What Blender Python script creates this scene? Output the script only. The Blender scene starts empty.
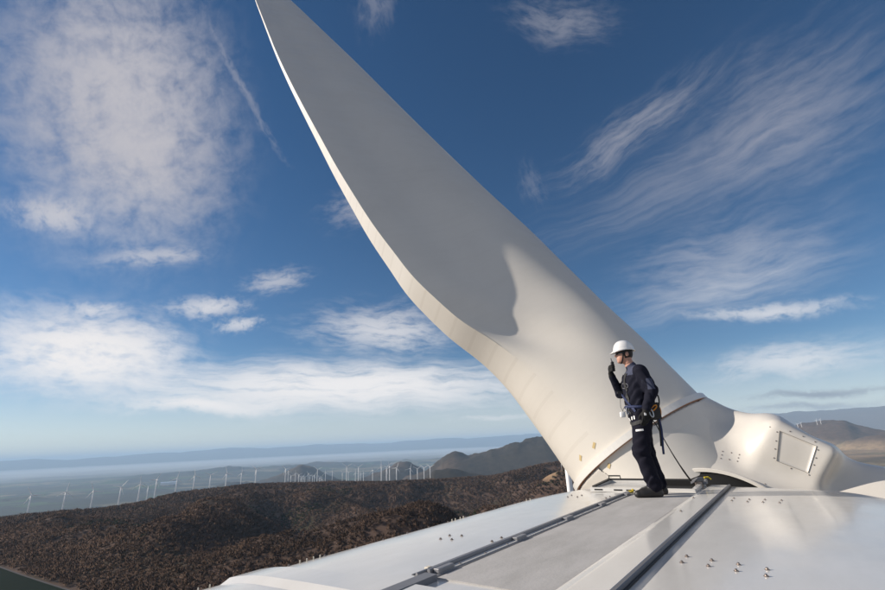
import bpy, math, random
import numpy as np
from math import radians, sin, cos, pi, sqrt, atan2, asin, degrees
from mathutils import Vector, Matrix
from mathutils.bvhtree import BVHTree

rng = np.random.default_rng(7)
random.seed(7)
scene = bpy.context.scene
COL = scene.collection

# ------------------------------------------------------------------ camera
PW, PH, FPX = 885.0, 590.0, 442.5
PITCH, ROLL = radians(18.55), radians(2.65)
Fv = np.array([0, cos(PITCH), sin(PITCH)])
_U0 = np.array([0, -sin(PITCH), cos(PITCH)])
_X0 = np.array([1.0, 0, 0])
Rv = cos(ROLL)*_X0 - sin(ROLL)*_U0
Uv = sin(ROLL)*_X0 + cos(ROLL)*_U0
cam_d = bpy.data.cameras.new('camera')
cam = bpy.data.objects.new('camera', cam_d)
COL.objects.link(cam)
cam_d.sensor_width = 36.0
cam_d.lens = 36.0*FPX/PW
cam_d.clip_start = 0.05
cam_d.clip_end = 300000.0
cam.matrix_world = Matrix(((Rv[0], Uv[0], -Fv[0], 0), (Rv[1], Uv[1], -Fv[1], 0),
                           (Rv[2], Uv[2], -Fv[2], 0), (0, 0, 0, 1)))
scene.camera = cam


def ray(x, y):
    return Fv + Rv*(x-PW/2)/FPX + Uv*(PH/2-y)/FPX


def azel(x, y):
    d = ray(x, y); d = d/np.linalg.norm(d)
    return degrees(atan2(d[0], d[1])), degrees(asin(d[2]))


# ------------------------------------------------------------------ sun, sky, exposure
SUN_AZ, SUN_EL = 276.0, 25.0
A_, E_ = radians(SUN_AZ), radians(SUN_EL)
SUN = Vector((sin(A_)*cos(E_), cos(A_)*cos(E_), sin(E_)))
sun_d = bpy.data.lights.new('sun', 'SUN')
sun_d.energy = 4.1
sun_d.angle = radians(0.53)
sun_d.color = (1.0, 0.905, 0.80)
sun = bpy.data.objects.new('sun', sun_d)
COL.objects.link(sun)
sun.rotation_euler = SUN.to_track_quat('Z', 'Y').to_euler()

world = bpy.data.worlds.new('World')
scene.world = world
world.use_nodes = True
wn, wl = world.node_tree.nodes, world.node_tree.links
wn.clear()


def wnode(t, **kw):
    n = wn.new(t)
    for k, v in kw.items():
        setattr(n, k, v)
    return n


sky = wnode('ShaderNodeTexSky', sky_type='NISHITA')
sky.sun_disc = False
sky.sun_elevation = E_
sky.sun_rotation = A_
sky.altitude = 1800.0
sky.air_density = 1.0
sky.dust_density = 0.3
sky.ozone_density = 2.2
tc = wnode('ShaderNodeTexCoord')
sep = wnode('ShaderNodeSeparateXYZ')
wl.new(tc.outputs['Generated'], sep.inputs[0])


def wmath(op, a, b=None, c=None, clamp=False):
    n = wnode('ShaderNodeMath', operation=op, use_clamp=clamp)
    for i, v in enumerate((a, b, c)):
        if v is None:
            continue
        if isinstance(v, (int, float)):
            n.inputs[i].default_value = v
        else:
            wl.new(v, n.inputs[i])
    return n.outputs[0]


w_az = wmath('ARCTAN2', sep.outputs[0], sep.outputs[1])
w_el = wmath('ARCSINE', sep.outputs[2])
comb = wnode('ShaderNodeCombineXYZ')
wl.new(w_az, comb.inputs[0]); wl.new(w_el, comb.inputs[1])
warp = wnode('ShaderNodeTexNoise'); warp.inputs['Scale'].default_value = 7.0; warp.inputs['Detail'].default_value = 5.0
wl.new(comb.outputs[0], warp.inputs['Vector'])
wsub = wnode('ShaderNodeVectorMath', operation='SUBTRACT'); wl.new(warp.outputs['Color'], wsub.inputs[0]); wsub.inputs[1].default_value = (.5, .5, .5)
wscl = wnode('ShaderNodeVectorMath', operation='SCALE'); wl.new(wsub.outputs[0], wscl.inputs[0]); wscl.inputs["Scale"].default_value = 0.055
wadd = wnode('ShaderNodeVectorMath', operation='ADD'); wl.new(comb.outputs[0], wadd.inputs[0]); wl.new(wscl.outputs[0], wadd.inputs[1])
AE = wadd.outputs[0]


def cloud(p0, p1, width, amount, kx, ky, lo, hi, seed, soft=0.0, detail=11.0, rough=.62, KF=1.5):
    """an elongated cloud between two directions; amount = greatest cover"""
    a0, e0 = azel(*p0); a1, e1 = azel(*p1)
    a0, e0, a1, e1 = map(radians, (a0, e0, a1, e1))
    cx, cy = (a0+a1)/2, (e0+e1)/2
    L = sqrt((a1-a0)**2+(e1-e0)**2)/2
    m = wnode('ShaderNodeMapping', vector_type='TEXTURE')
    m.inputs['Location'].default_value = (cx, cy, 0)
    m.inputs['Rotation'].default_value = (0, 0, atan2(e1-e0, a1-a0))
    m.inputs['Scale'].default_value = (L, radians(width), 1)
    wl.new(AE, m.inputs['Vector'])
    ln = wnode('ShaderNodeVectorMath', operation='LENGTH'); wl.new(m.outputs[0], ln.inputs[0])
    mr = wnode('ShaderNodeMapRange', interpolation_type='SMOOTHSTEP')
    mr.inputs['From Min'].default_value = 1.25; mr.inputs['From Max'].default_value = soft
    wl.new(ln.outputs['Value'], mr.inputs['Value'])
    sc_ = wnode('ShaderNodeVectorMath', operation='MULTIPLY'); wl.new(m.outputs[0], sc_.inputs[0]); sc_.inputs[1].default_value = (kx*KF, ky*KF, 1)
    of = wnode('ShaderNodeVectorMath', operation='ADD'); wl.new(sc_.outputs[0], of.inputs[0]); of.inputs[1].default_value = (seed*3.7, seed*1.9, seed)
    nz = wnode('ShaderNodeTexNoise'); nz.inputs['Scale'].default_value = 1.0; nz.inputs['Detail'].default_value = detail
    nz.inputs['Roughness'].default_value = rough; nz.inputs['Distortion'].default_value = .12
    wl.new(of.outputs[0], nz.inputs['Vector'])
    r2 = wnode('ShaderNodeMapRange', interpolation_type='SMOOTHSTEP')
    # cover grows with the mask: threshold the noise by it
    th = wmath('MULTIPLY_ADD', mr.outputs[0], .30, nz.outputs['Fac'])
    r2.inputs['From Min'].default_value = lo+.15; r2.inputs['From Max'].default_value = hi+.22
    wl.new(th, r2.inputs['Value'])
    q = wmath('MULTIPLY', r2.outputs[0], mr.outputs[0])
    return wmath('MULTIPLY', q, amount)


CL = [
    # big cirrus sheet at upper left
    cloud((-60, 110), (250, 90), 18, .88, 3.6, 5.0, .17, .72, 1.0, .18),
    cloud((60, 20), (230, 230), 6, .55, 3.5, 1.8, .36, .66, 2.0, .1),
    cloud((-10, 205), (110, 215), 2.6, .75, 3, 1.2, .32, .6, 3.0),
    # bright bank at mid left
    cloud((-90, 330), (215, 362), 5.6, .97, 3.0, 3.0, .20, .64, 4.0, .2),
    cloud((20, 375), (600, 380), 4.0, .95, 3.2, 3.4, .20, .62, 5.0, .15),
    cloud((280, 325), (480, 330), 4.6, .7, 2.4, 3.0, .30, .64, 6.0),
    cloud((90, 403), (300, 404), 1.3, .95, 5, 1.2, .24, .5, 7.0),
    # small puffs
    cloud((150, 310), (260, 300), 1.6, .75, 3, 1.2, .30, .58, 8.0),
    cloud((205, 325), (275, 320), 1.3, .65, 3, 1.2, .32, .6, 9.0),
    cloud((80, 255), (220, 252), 1.5, .55, 3.4, 1.2, .32, .6, 10.0),
    cloud((60, 305), (130, 308), 1.2, .6, 3, 1.2, .3, .6, 11.0),
    cloud((230, 285), (320, 270), 2.0, .55, 2.4, 2.0, .30, .66, 12.0),
    cloud((310, 215), (420, 190), 3.4, .5, 2.4, 2.6, .32, .7, 13.0),
    # thin trail
    cloud((190, -20), (300, 180), .8, .28, 7, .8, .34, .64, 14.0),
    cloud((350, 30), (400, -30), 4.0, .26, 2.5, 1.4, .34, .66, 15.0),
    # right-hand wisps
    cloud((530, 195), (740, 40), 3.4, .42, 2.2, 2.8, .30, .74, 16.0),
    cloud((520, 150), (545, 215), 2.6, .14, 2.0, 2.6, .36, .7, 17.0),
    cloud((490, 10), (640, 20), 3.2, .32, 2.0, 2.2, .34, .68, 18.0),
    cloud((640, 190), (960, 10), 10.0, .34, 1.9, 5.0, .28, .78, 19.0),
    cloud((600, 290), (900, 215), 7.0, .34, 2.0, 4.0, .26, .76, 20.0),
    cloud((500, 250), (930, 40), 5.5, .24, 1.2, 4.5, .26, .8, 41.0),
    cloud((560, 335), (900, 225), 3.5, .24, 1.2, 3.6, .26, .8, 42.0),
    cloud((670, 318), (890, 300), 1.3, .62, 5, 1.0, .28, .58, 21.0),
    cloud((690, 375), (920, 345), 2.6, .62, 2.6, 2.2, .26, .62, 22.0),
    cloud((430, 420), (560, 412), .6, .45, 4, 1, .3, .6, 23.0),
    # the sky goes on behind the camera in the same way
    cloud((-500, 100), (-90, 300), 14, .6, 5, 2.5, .32, .66, 24.0),
    cloud((980, 300), (1500, 100), 10, .45, 5, 2.5, .34, .7, 25.0),
]
# broken cirrus added over the unseen sky to brighten the blade's shaded face
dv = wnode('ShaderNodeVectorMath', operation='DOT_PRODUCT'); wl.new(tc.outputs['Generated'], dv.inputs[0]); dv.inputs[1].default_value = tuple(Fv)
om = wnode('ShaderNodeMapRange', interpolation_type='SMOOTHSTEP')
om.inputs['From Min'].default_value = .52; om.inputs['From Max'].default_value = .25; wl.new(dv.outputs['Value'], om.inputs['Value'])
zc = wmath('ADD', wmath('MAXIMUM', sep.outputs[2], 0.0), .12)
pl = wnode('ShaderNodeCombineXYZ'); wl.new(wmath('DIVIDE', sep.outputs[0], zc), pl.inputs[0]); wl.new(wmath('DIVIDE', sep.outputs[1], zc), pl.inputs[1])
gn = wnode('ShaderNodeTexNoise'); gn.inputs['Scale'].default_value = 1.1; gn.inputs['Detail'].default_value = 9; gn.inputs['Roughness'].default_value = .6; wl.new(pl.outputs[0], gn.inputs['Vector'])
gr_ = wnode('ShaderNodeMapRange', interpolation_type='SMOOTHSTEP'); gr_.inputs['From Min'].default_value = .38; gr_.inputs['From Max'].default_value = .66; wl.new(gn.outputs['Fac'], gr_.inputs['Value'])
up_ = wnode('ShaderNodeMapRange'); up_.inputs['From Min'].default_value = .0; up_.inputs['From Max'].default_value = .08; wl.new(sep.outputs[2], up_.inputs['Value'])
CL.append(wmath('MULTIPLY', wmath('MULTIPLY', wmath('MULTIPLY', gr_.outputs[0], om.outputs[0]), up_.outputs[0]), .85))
vl = wnode('ShaderNodeMapRange', interpolation_type='SMOOTHSTEP'); vl.inputs['From Min'].default_value = .17; vl.inputs['From Max'].default_value = .0; vl.inputs['To Max'].default_value = .42
wl.new(w_el, vl.inputs['Value']); CL.append(vl.outputs[0])
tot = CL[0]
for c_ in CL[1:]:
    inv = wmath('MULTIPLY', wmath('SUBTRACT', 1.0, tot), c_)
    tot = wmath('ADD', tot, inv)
# thin dark stratus bars low on the right
dk = cloud((730, 400), (930, 388), .55, .75, 6, 1.0, .26, .5, 31.0)
dk2 = cloud((730, 412), (900, 404), .5, .6, 6, 1.0, .26, .5, 32.0)
hz_e = wnode('ShaderNodeMapRange', interpolation_type='SMOOTHSTEP')
hz_e.inputs['From Min'].default_value = 0.55; hz_e.inputs['From Max'].default_value = 0.12
wl.new(w_el, hz_e.inputs['Value'])
cc = wnode('ShaderNodeMix', data_type='RGBA')
cc.inputs[6].default_value = (6.3, 6.1, 6.5, 1)
cc.inputs[7].default_value = (11.2, 10.8, 10.6, 1)
wl.new(hz_e.outputs[0], cc.inputs[0])
hsv = wnode('ShaderNodeHueSaturation')
hsv.inputs['Saturation'].default_value = 1.22; hsv.inputs['Value'].default_value = 1.0
wl.new(sky.outputs[0], hsv.inputs['Color'])
mx = wnode('ShaderNodeMix', data_type='RGBA')
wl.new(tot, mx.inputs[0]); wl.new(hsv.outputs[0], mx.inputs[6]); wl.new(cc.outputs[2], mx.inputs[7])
mx2 = wnode('ShaderNodeMix', data_type='RGBA')
wl.new(wmath('MAXIMUM', dk, dk2), mx2.inputs[0]); wl.new(mx.outputs[2], mx2.inputs[6]); mx2.inputs[7].default_value = (2.6, 2.8, 3.6, 1)
bg = wnode('ShaderNodeBackground'); bg.inputs['Strength'].default_value = 0.060
wo = wnode('ShaderNodeOutputWorld')
wl.new(mx2.outputs[2], bg.inputs['Color']); wl.new(bg.outputs[0], wo.inputs['Surface'])

scene.view_settings.view_transform = 'Standard'
scene.view_settings.look = 'None'
scene.view_settings.gamma = 1.0
scene.view_settings.exposure = 0.52
scene.render.engine = 'CYCLES'
cy = scene.cycles
cy.use_denoising = True
cy.max_bounces = 8
cy.diffuse_bounces = 3
cy.glossy_bounces = 4
cy.volume_bounces = 2
cy.use_adaptive_sampling = True
world.cycles.sampling_method = 'MANUAL'
world.cycles.sample_map_resolution = 256

# ------------------------------------------------------------------ helpers
AZN = radians(36.3)                       # compass direction of the nacelle axis
a_ = np.array([sin(AZN), cos(AZN), 0.0])
b_ = np.array([-cos(AZN), sin(AZN), 0.0])
z_ = np.array([0, 0, 1.0])
NROT = pi/2-AZN


def W(p):                                 # nacelle coordinates (u, v, z) -> world
    p = np.asarray(p, float)
    return p[..., 0:1]*a_+p[..., 1:2]*b_+p[..., 2:3]*z_


def N_(p):                                # world -> nacelle coordinates
    p = np.asarray(p, float)
    return np.stack([p@a_, p@b_, p[..., 2]], -1)


MATS = {}


def mat(name, color, rough=.5, metal=0.0, noise=None, bump=None, coat=0.0, spec=.5, rnoise=None, stretch=None):
    m = bpy.data.materials.new(name); m.use_nodes = True
    nt = m.node_tree; n = nt.nodes; l = nt.links
    p = n['Principled BSDF']
    p.inputs['Base Color'].default_value = (*color, 1)
    p.inputs['Roughness'].default_value = rough
    p.inputs['Metallic'].default_value = metal
    p.inputs['Coat Weight'].default_value = coat
    p.inputs['Coat Roughness'].default_value = .05
    p.inputs['Specular IOR Level'].default_value = spec
    tcn = n.new('ShaderNodeTexCoord')
    if noise:
        sc_, amt, col2 = noise
        t = n.new('ShaderNodeTexNoise'); t.inputs['Scale'].default_value = sc_; t.inputs['Detail'].default_value = 8
        t.inputs['Roughness'].default_value = .65
        if stretch:
            mp = n.new('ShaderNodeMapping'); mp.inputs['Scale'].default_value = stretch; l.new(tcn.outputs['Object'], mp.inputs['Vector']); l.new(mp.outputs[0], t.inputs['Vector'])
        else:
            l.new(tcn.outputs['Object'], t.inputs['Vector'])
        mr = n.new('ShaderNodeMapRange'); mr.inputs['From Min'].default_value = .38; mr.inputs['From Max'].default_value = .75
        mr.inputs['To Max'].default_value = amt
        l.new(t.outputs['Fac'], mr.inputs['Value'])
        x = n.new('ShaderNodeMix'); x.data_type = 'RGBA'
        x.inputs[6].default_value = (*color, 1); x.inputs[7].default_value = (*col2, 1)
        l.new(mr.outputs[0], x.inputs[0]); l.new(x.outputs[2], p.inputs['Base Color'])
    if rnoise:
        sc_, r0, r1 = rnoise
        t = n.new('ShaderNodeTexNoise'); t.inputs['Scale'].default_value = sc_; t.inputs['Detail'].default_value = 6
        l.new(tcn.outputs['Object'], t.inputs['Vector'])
        mr = n.new('ShaderNodeMapRange'); mr.inputs['From Min'].default_value = .35; mr.inputs['From Max'].default_value = .7
        mr.inputs['To Min'].default_value = r0; mr.inputs['To Max'].default_value = r1
        l.new(t.outputs['Fac'], mr.inputs['Value']); l.new(mr.outputs[0], p.inputs['Roughness'])
    if bump:
        sc_, st, dist = bump
        t = n.new('ShaderNodeTexNoise'); t.inputs['Scale'].default_value = sc_; t.inputs['Detail'].default_value = 6
        l.new(tcn.outputs['Object'], t.inputs['Vector'])
        bp_ = n.new('ShaderNodeBump'); bp_.inputs['Strength'].default_value = st; bp_.inputs['Distance'].default_value = dist
        l.new(t.outputs['Fac'], bp_.inputs['Height']); l.new(bp_.outputs[0], p.inputs['Normal'])
    MATS[name] = m
    return m


M_roof = mat('gelcoat_white', (.645, .632, .60), .14, noise=(2.2, .5, (.50, .485, .45)), stretch=(.5, 1.5, 1), coat=.08, spec=.32, rnoise=(3, .12, .2), bump=(1.1, .05, .02))
M_hub = mat('hub_gelcoat', (.655, .62, .56), .38, noise=(1.6, .5, (.57, .535, .475)), coat=.05, spec=.4, rnoise=(2, .28, .42), bump=(1.2, .05, .02))
M_rim = mat('rim_white', (.74, .72, .67), .35, coat=.1)
M_blade = mat('blade_paint', (.675, .64, .575), .42, noise=(.6, .5, (.59, .555, .495)), coat=.0, spec=.35, rnoise=(1.2, .34, .5), bump=(.8, .04, .02))
M_grey = mat('walkway_grit', (.455, .44, .42), .85, noise=(3.2, .8, (.32, .31, .29)), bump=(60, .35, .004), stretch=(.55, 1.6, 1))
M_alu = mat('rail_aluminium', (.29, .29, .30), .5, .35, noise=(14, .5, (.2, .2, .21)))
M_rubber = mat('black_rubber', (.012, .012, .013), .6)
M_darkgrey = mat('seal_grey', (.12, .125, .14), .45, noise=(6, .4, (.08, .08, .09)))
M_steel = mat('bolt_steel', (.34, .30, .27), .35, .85, noise=(40, .8, (.16, .09, .06)))
M_strip = mat('strip_grey', (.17, .175, .19), .5, noise=(8, .5, (.12, .12, .13)))
M_rust = mat('rust_seal', (.40, .20, .12), .7, noise=(12, .6, (.45, .3, .2)))
M_black = mat('shade_black', (.004, .004, .004), .9)  # near-black colour standing in for the shade inside openings and gaps
M_yellow = mat('yellow_paint', (.75, .55, .03), .45, noise=(30, .4, (.4, .3, .05)))
M_ochre = mat('ochre_tape', (.55, .42, .20), .7)
M_panelgap = mat('panel_gap', (.24, .22, .19), .8)
M_turb = mat('turbine_white', (.88, .87, .85), .5)
M_pin = mat('pin_cream', (.68, .62, .5), .5)


def mesh_of(name, verts, faces, mats, smooth=False, midx=None):
    me = bpy.data.meshes.new(name)
    me.from_pydata([tuple(map(float, v)) for v in verts], [], [tuple(map(int, f)) for f in faces])
    for m in (mats if isinstance(mats, (list, tuple)) else [mats]):
        me.materials.append(m)
    if smooth:
        me.polygons.foreach_set('use_smooth', [True]*len(me.polygons))
    if midx is not None:
        me.polygons.foreach_set('material_index', list(map(int, midx)))
    me.update()
    return me


def tag(o, label=None, cat=None, group=None, kind=None):
    if label: o['label'] = label
    if cat: o['category'] = cat
    if group: o['group'] = group
    if kind: o['kind'] = kind
    return o


class Thing:
    """An Empty at the thing's base; its parts are given in nacelle coordinates."""
    def __init__(s, name, label, cat, base, group=None):
        s.base = np.array(base, float)
        s.o = bpy.data.objects.new(name, None)
        s.o.empty_display_size = .2
        COL.objects.link(s.o)
        s.o.location = W(s.base); s.o.rotation_euler = (0, 0, NROT)
        tag(s.o, label, cat, group)

    def part(s, name, verts, faces, m, smooth=False, parent=None, label=None, midx=None, kind=None):
        me = mesh_of(name, np.asarray(verts, float)-s.base, faces, m, smooth, midx)
        o = bpy.data.objects.new(name, me); COL.objects.link(o)
        o.parent = parent or s.o
        if label: o['label'] = label
        if kind: o['kind'] = kind
        return o

    def inst(s, name, me, pos, rot=None, parent=None):
        o = bpy.data.objects.new(name, me); COL.objects.link(o)
        o.parent = parent or s.o
        o.location = np.asarray(pos, float)-s.base
        if rot is not None: o.rotation_euler = rot
        return o


def box(c, h, bev=0.0):
    """box (optionally with chamfered edges): centre, half sizes"""
    c = np.array(c, float); h = np.array(h, float)
    if bev <= 0:
        v = [c+h*np.array(s) for s in ((-1, -1, -1), (1, -1, -1), (1, 1, -1), (-1, 1, -1), (-1, -1, 1), (1, -1, 1), (1, 1, 1), (-1, 1, 1))]
        f = [(3, 2, 1, 0), (4, 5, 6, 7), (0, 1, 5, 4), (1, 2, 6, 5), (2, 3, 7, 6), (3, 0, 4, 7)]
        return v, f
    import bmesh
    bm = bmesh.new()
    bmesh.ops.create_cube(bm, size=2)
    for q in bm.verts:
        q.co = Vector(c+np.array(q.co)*h)
    bmesh.ops.bevel(bm, geom=list(bm.edges), offset=bev, segments=2, affect='EDGES', profile=.5)
    v = [np.array(q.co) for q in bm.verts]; bm.verts.index_update()
    f = [tuple(q.index for q in fc.verts) for fc in bm.faces]
    bm.free()
    return v, f


def join(*parts):
    V, F = [], []
    for v, f in parts:
        o = len(V); V += [np.array(q, float) for q in v]; F += [tuple(i+o for i in q) for q in f]
    return V, F


def extrude(profile, axis_pts, closed=True, caps=True):
    """profile: (v,z) points, swept through axis_pts [(u, dv, dz)]"""
    n = len(profile); V = []; F = []
    for (u, dv, dz) in axis_pts:
        V += [np.array((u, p[0]+dv, p[1]+dz)) for p in profile]
    for i in range(len(axis_pts)-1):
        for j in range(n if closed else n-1):
            k = (j+1) % n
            F.append((i*n+j, i*n+k, (i+1)*n+k, (i+1)*n+j))
    if caps and closed:
        F.append(tuple(range(n))[::-1]); F.append(tuple(range((len(axis_pts)-1)*n, len(axis_pts)*n)))
    return V, F


def tube(pts, r, n=8, caps=True):
    pts = [np.array(p, float) for p in pts]
    rs = r if isinstance(r, (list, tuple)) else [r]*len(pts)
    V, F = [], []
    up = np.array([.13, .27, .95])
    for i, p in enumerate(pts):
        t = pts[min(i+1, len(pts)-1)]-pts[max(i-1, 0)]; t = t/np.linalg.norm(t)
        if i == 0:
            x = np.cross(t, up); x /= np.linalg.norm(x)
        else:
            x = x-(x@t)*t; x /= np.linalg.norm(x)
        y = np.cross(t, x)
        V += [p+rs[i]*(cos(2*pi*k/n)*x+sin(2*pi*k/n)*y) for k in range(n)]
    for i in range(len(pts)-1):
        for k in range(n):
            F.append((i*n+k, i*n+(k+1) % n, (i+1)*n+(k+1) % n, (i+1)*n+k))
    if caps:
        F.append(tuple(range(n))[::-1]); F.append(tuple(range((len(pts)-1)*n, len(pts)*n)))
    return V, F


def ribbon(pts, nrm, w, th):
    """flat strap: pts, outward normals, width, thickness"""
    pts = [np.array(p, float) for p in pts]; V, F = [], []
    for i, p in enumerate(pts):
        t = pts[min(i+1, len(pts)-1)]-pts[max(i-1, 0)]; t /= np.linalg.norm(t)
        n = np.array(nrm[i], float); n -= (n@t)*t; n /= np.linalg.norm(n)
        s = np.cross(t, n)*w/2
        V += [p-s, p+s, p+s+n*th, p-s+n*th]
    for i in range(len(pts)-1):
        for k in range(4):
            F.append((i*4+k, i*4+(k+1) % 4, i*4+4+(k+1) % 4, i*4+4+k))
    F.append((3, 2, 1, 0)); m = (len(pts)-1)*4; F.append((m, m+1, m+2, m+3))
    return V, F


def lathe(prof, n=16):
    """profile (r,z) about z"""
    V, F = [], []
    for r, z in prof:
        V += [np.array((r*cos(2*pi*k/n), r*sin(2*pi*k/n), z)) for k in range(n)]
    for i in range(len(prof)-1):
        for k in range(n):
            F.append((i*n+k, i*n+(k+1) % n, (i+1)*n+(k+1) % n, (i+1)*n+k))
    F.append(tuple(range(n))[::-1]); m = (len(prof)-1)*n; F.append(tuple(range(m, m+n)))
    return V, F


# ---- signed-distance modelling: one continuous skin from blended primitives
def nets(V, lo, h):
    n = np.array(V.shape)
    S = np.zeros(tuple(n-1)+(3,), np.float32); C = np.zeros(tuple(n-1), np.int32)
    keep = []
    for ax in range(3):
        s0 = [slice(None)]*3; s1 = [slice(None)]*3
        s0[ax] = slice(0, -1); s1[ax] = slice(1, None)
        A = V[tuple(s0)]; B = V[tuple(s1)]
        X = (A < 0) != (B < 0)
        idx = np.argwhere(X)
        av = A[X]; bv = B[X]
        pos = idx.astype(np.float32); pos[:, ax] += av/(av-bv)
        o0, o1 = (ax+1) % 3, (ax+2) % 3
        quad = []; ok = np.ones(len(idx), bool)
        for d0, d1 in ((1, 1), (0, 1), (0, 0), (1, 0)):
            c = idx.copy(); c[:, o0] -= d0; c[:, o1] -= d1
            val = np.all((c >= 0) & (c < n-1), 1); ok &= val
            cv = c[val]
            np.add.at(S, (cv[:, 0], cv[:, 1], cv[:, 2]), pos[val]); np.add.at(C, (cv[:, 0], cv[:, 1], cv[:, 2]), 1)
            quad.append(c)
        keep.append((quad, ok, av < 0))
    vid = -np.ones(C.shape, np.int64); msk = C > 0
    vid[msk] = np.arange(msk.sum())
    verts = S[msk]/C[msk][:, None]*h+np.array(lo)
    faces = []
    for quad, ok, ins in keep:
        q = np.stack([vid[c[ok][:, 0], c[ok][:, 1], c[ok][:, 2]] for c in quad], 1)
        i = ins[ok]
        q[~i] = q[~i][:, ::-1]
        faces.append(q)
    return verts, np.concatenate(faces)


def skin_sdf(f, lo, hi, h, relax=3):
    lo = np.array(lo, float); hi = np.array(hi, float)
    g = [np.arange(lo[i], hi[i]+h, h) for i in range(3)]
    P = np.stack(np.meshgrid(*g, indexing='ij'), -1).astype(np.float32)
    V = f(P)
    verts, faces = nets(V, lo, h)
    for _ in range(relax):
        d = f(verts)
        e = h*.3; G = np.zeros_like(verts)
        for k in range(3):
            o = np.zeros(3); o[k] = e
            G[:, k] = (f(verts+o)-f(verts-o))/(2*e)
        g2 = np.maximum((G**2).sum(1), .05)
        verts = verts-G*(np.clip(d, -h, h)/g2)[:, None]
    return verts, faces


def smin(a, b, k):
    h = np.clip(.5+.5*(b-a)/k, 0, 1)
    return b*(1-h)+a*h-k*h*(1-h)


def sd_cone(P, p1, r1, p2, r2):
    p1 = np.array(p1, float); p2 = np.array(p2, float)
    d = p2-p1; L2 = d@d
    t = np.clip(((P-p1)@d)/L2, 0, 1)
    q = P-p1-t[..., None]*d
    return np.sqrt((q*q).sum(-1))-(r1+(r2-r1)*t)


def sd_ell(P, c, r):
    r = np.array(r, float); q = (P-np.array(c, float))
    k0 = np.sqrt(((q/r)**2).sum(-1)); k1 = np.sqrt(((q/(r*r))**2).sum(-1))
    return k0*(k0-1)/np.maximum(k1, 1e-6)


def sd_rbox(P, c, ax, h, r):
    q = np.stack([(P-np.array(c, float))@np.array(x, float) for x in ax], -1)
    d = np.abs(q)-(np.array(h, float)-r)
    return np.sqrt((np.maximum(d, 0)**2).sum(-1))+np.minimum(d.max(-1), 0)-r


def sd_cyl(P, c, ax, L0, L1, r0, r1, rnd):
    ax = np.array(ax, float); q = P-np.array(c, float)
    t = q@ax; rad = np.sqrt(np.maximum((q*q).sum(-1)-t*t, 1e-9))
    s = np.clip((t-L0)/(L1-L0), 0, 1); R = r0+(r1-r0)*s
    dx = rad-(R-rnd); dy = np.abs(t-(L0+L1)/2)-((L1-L0)/2-rnd)
    return np.sqrt(np.maximum(dx, 0)**2+np.maximum(dy, 0)**2)+np.minimum(np.maximum(dx, dy), 0)-rnd


# value noise for terrain
class VN:
    def __init__(s, seed):
        s.t = np.random.default_rng(seed).random((256, 256)).astype(np.float32)

    def __call__(s, x, y):
        xi = np.floor(x).astype(int); yi = np.floor(y).astype(int)
        fx = x-xi; fy = y-yi; fx = fx*fx*(3-2*fx); fy = fy*fy*(3-2*fy)
        t = s.t; g = lambda i, j: t[i % 256, j % 256]
        return (g(xi, yi)*(1-fx)+g(xi+1, yi)*fx)*(1-fy)+(g(xi, yi+1)*(1-fx)+g(xi+1, yi+1)*fx)*fy


def fbm(vn, x, y, o=5, g=.5):
    r = 0; a = 1; s = 0
    for i in range(o):
        r = r+a*(vn(x*2**i+i*17.3, y*2**i+i*9.1)-.5); s += a; a *= g
    return r/s*2


N1, N2, N3 = VN(1), VN(2), VN(3)

# ------------------------------------------------------------------ terrain
ZV = -520.0                                # valley floor
SKY_PX = [(-300, 560, 900), (-120, 534, 1150), (0, 520, 1250), (42, 515, 1300), (90, 510, 1350), (136, 504, 1400), (175, 495.5, 1500),
          (209, 490.5, 1600), (250, 485, 1800), (283, 484.5, 1900), (338, 483, 1900), (385, 483, 1800), (435, 481, 1800),
          (493, 477, 1700), (540, 466, 1600), (560, 463, 1600), (610, 462, 1500), (700, 470, 1200), (790, 484, 950),
          (885, 494, 850), (1100, 520, 700)]
_s = np.array([(*azel(x, y), r) for x, y, r in SKY_PX])
_s = np.vstack([[(-180, -8, 700), (-110, -8, 800)], _s, [(110, -9, 600), (180, -8, 700)]])


def near_ridge(az):
    return np.interp(az, _s[:, 0], _s[:, 1]), np.interp(az, _s[:, 0], _s[:, 2])


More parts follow.
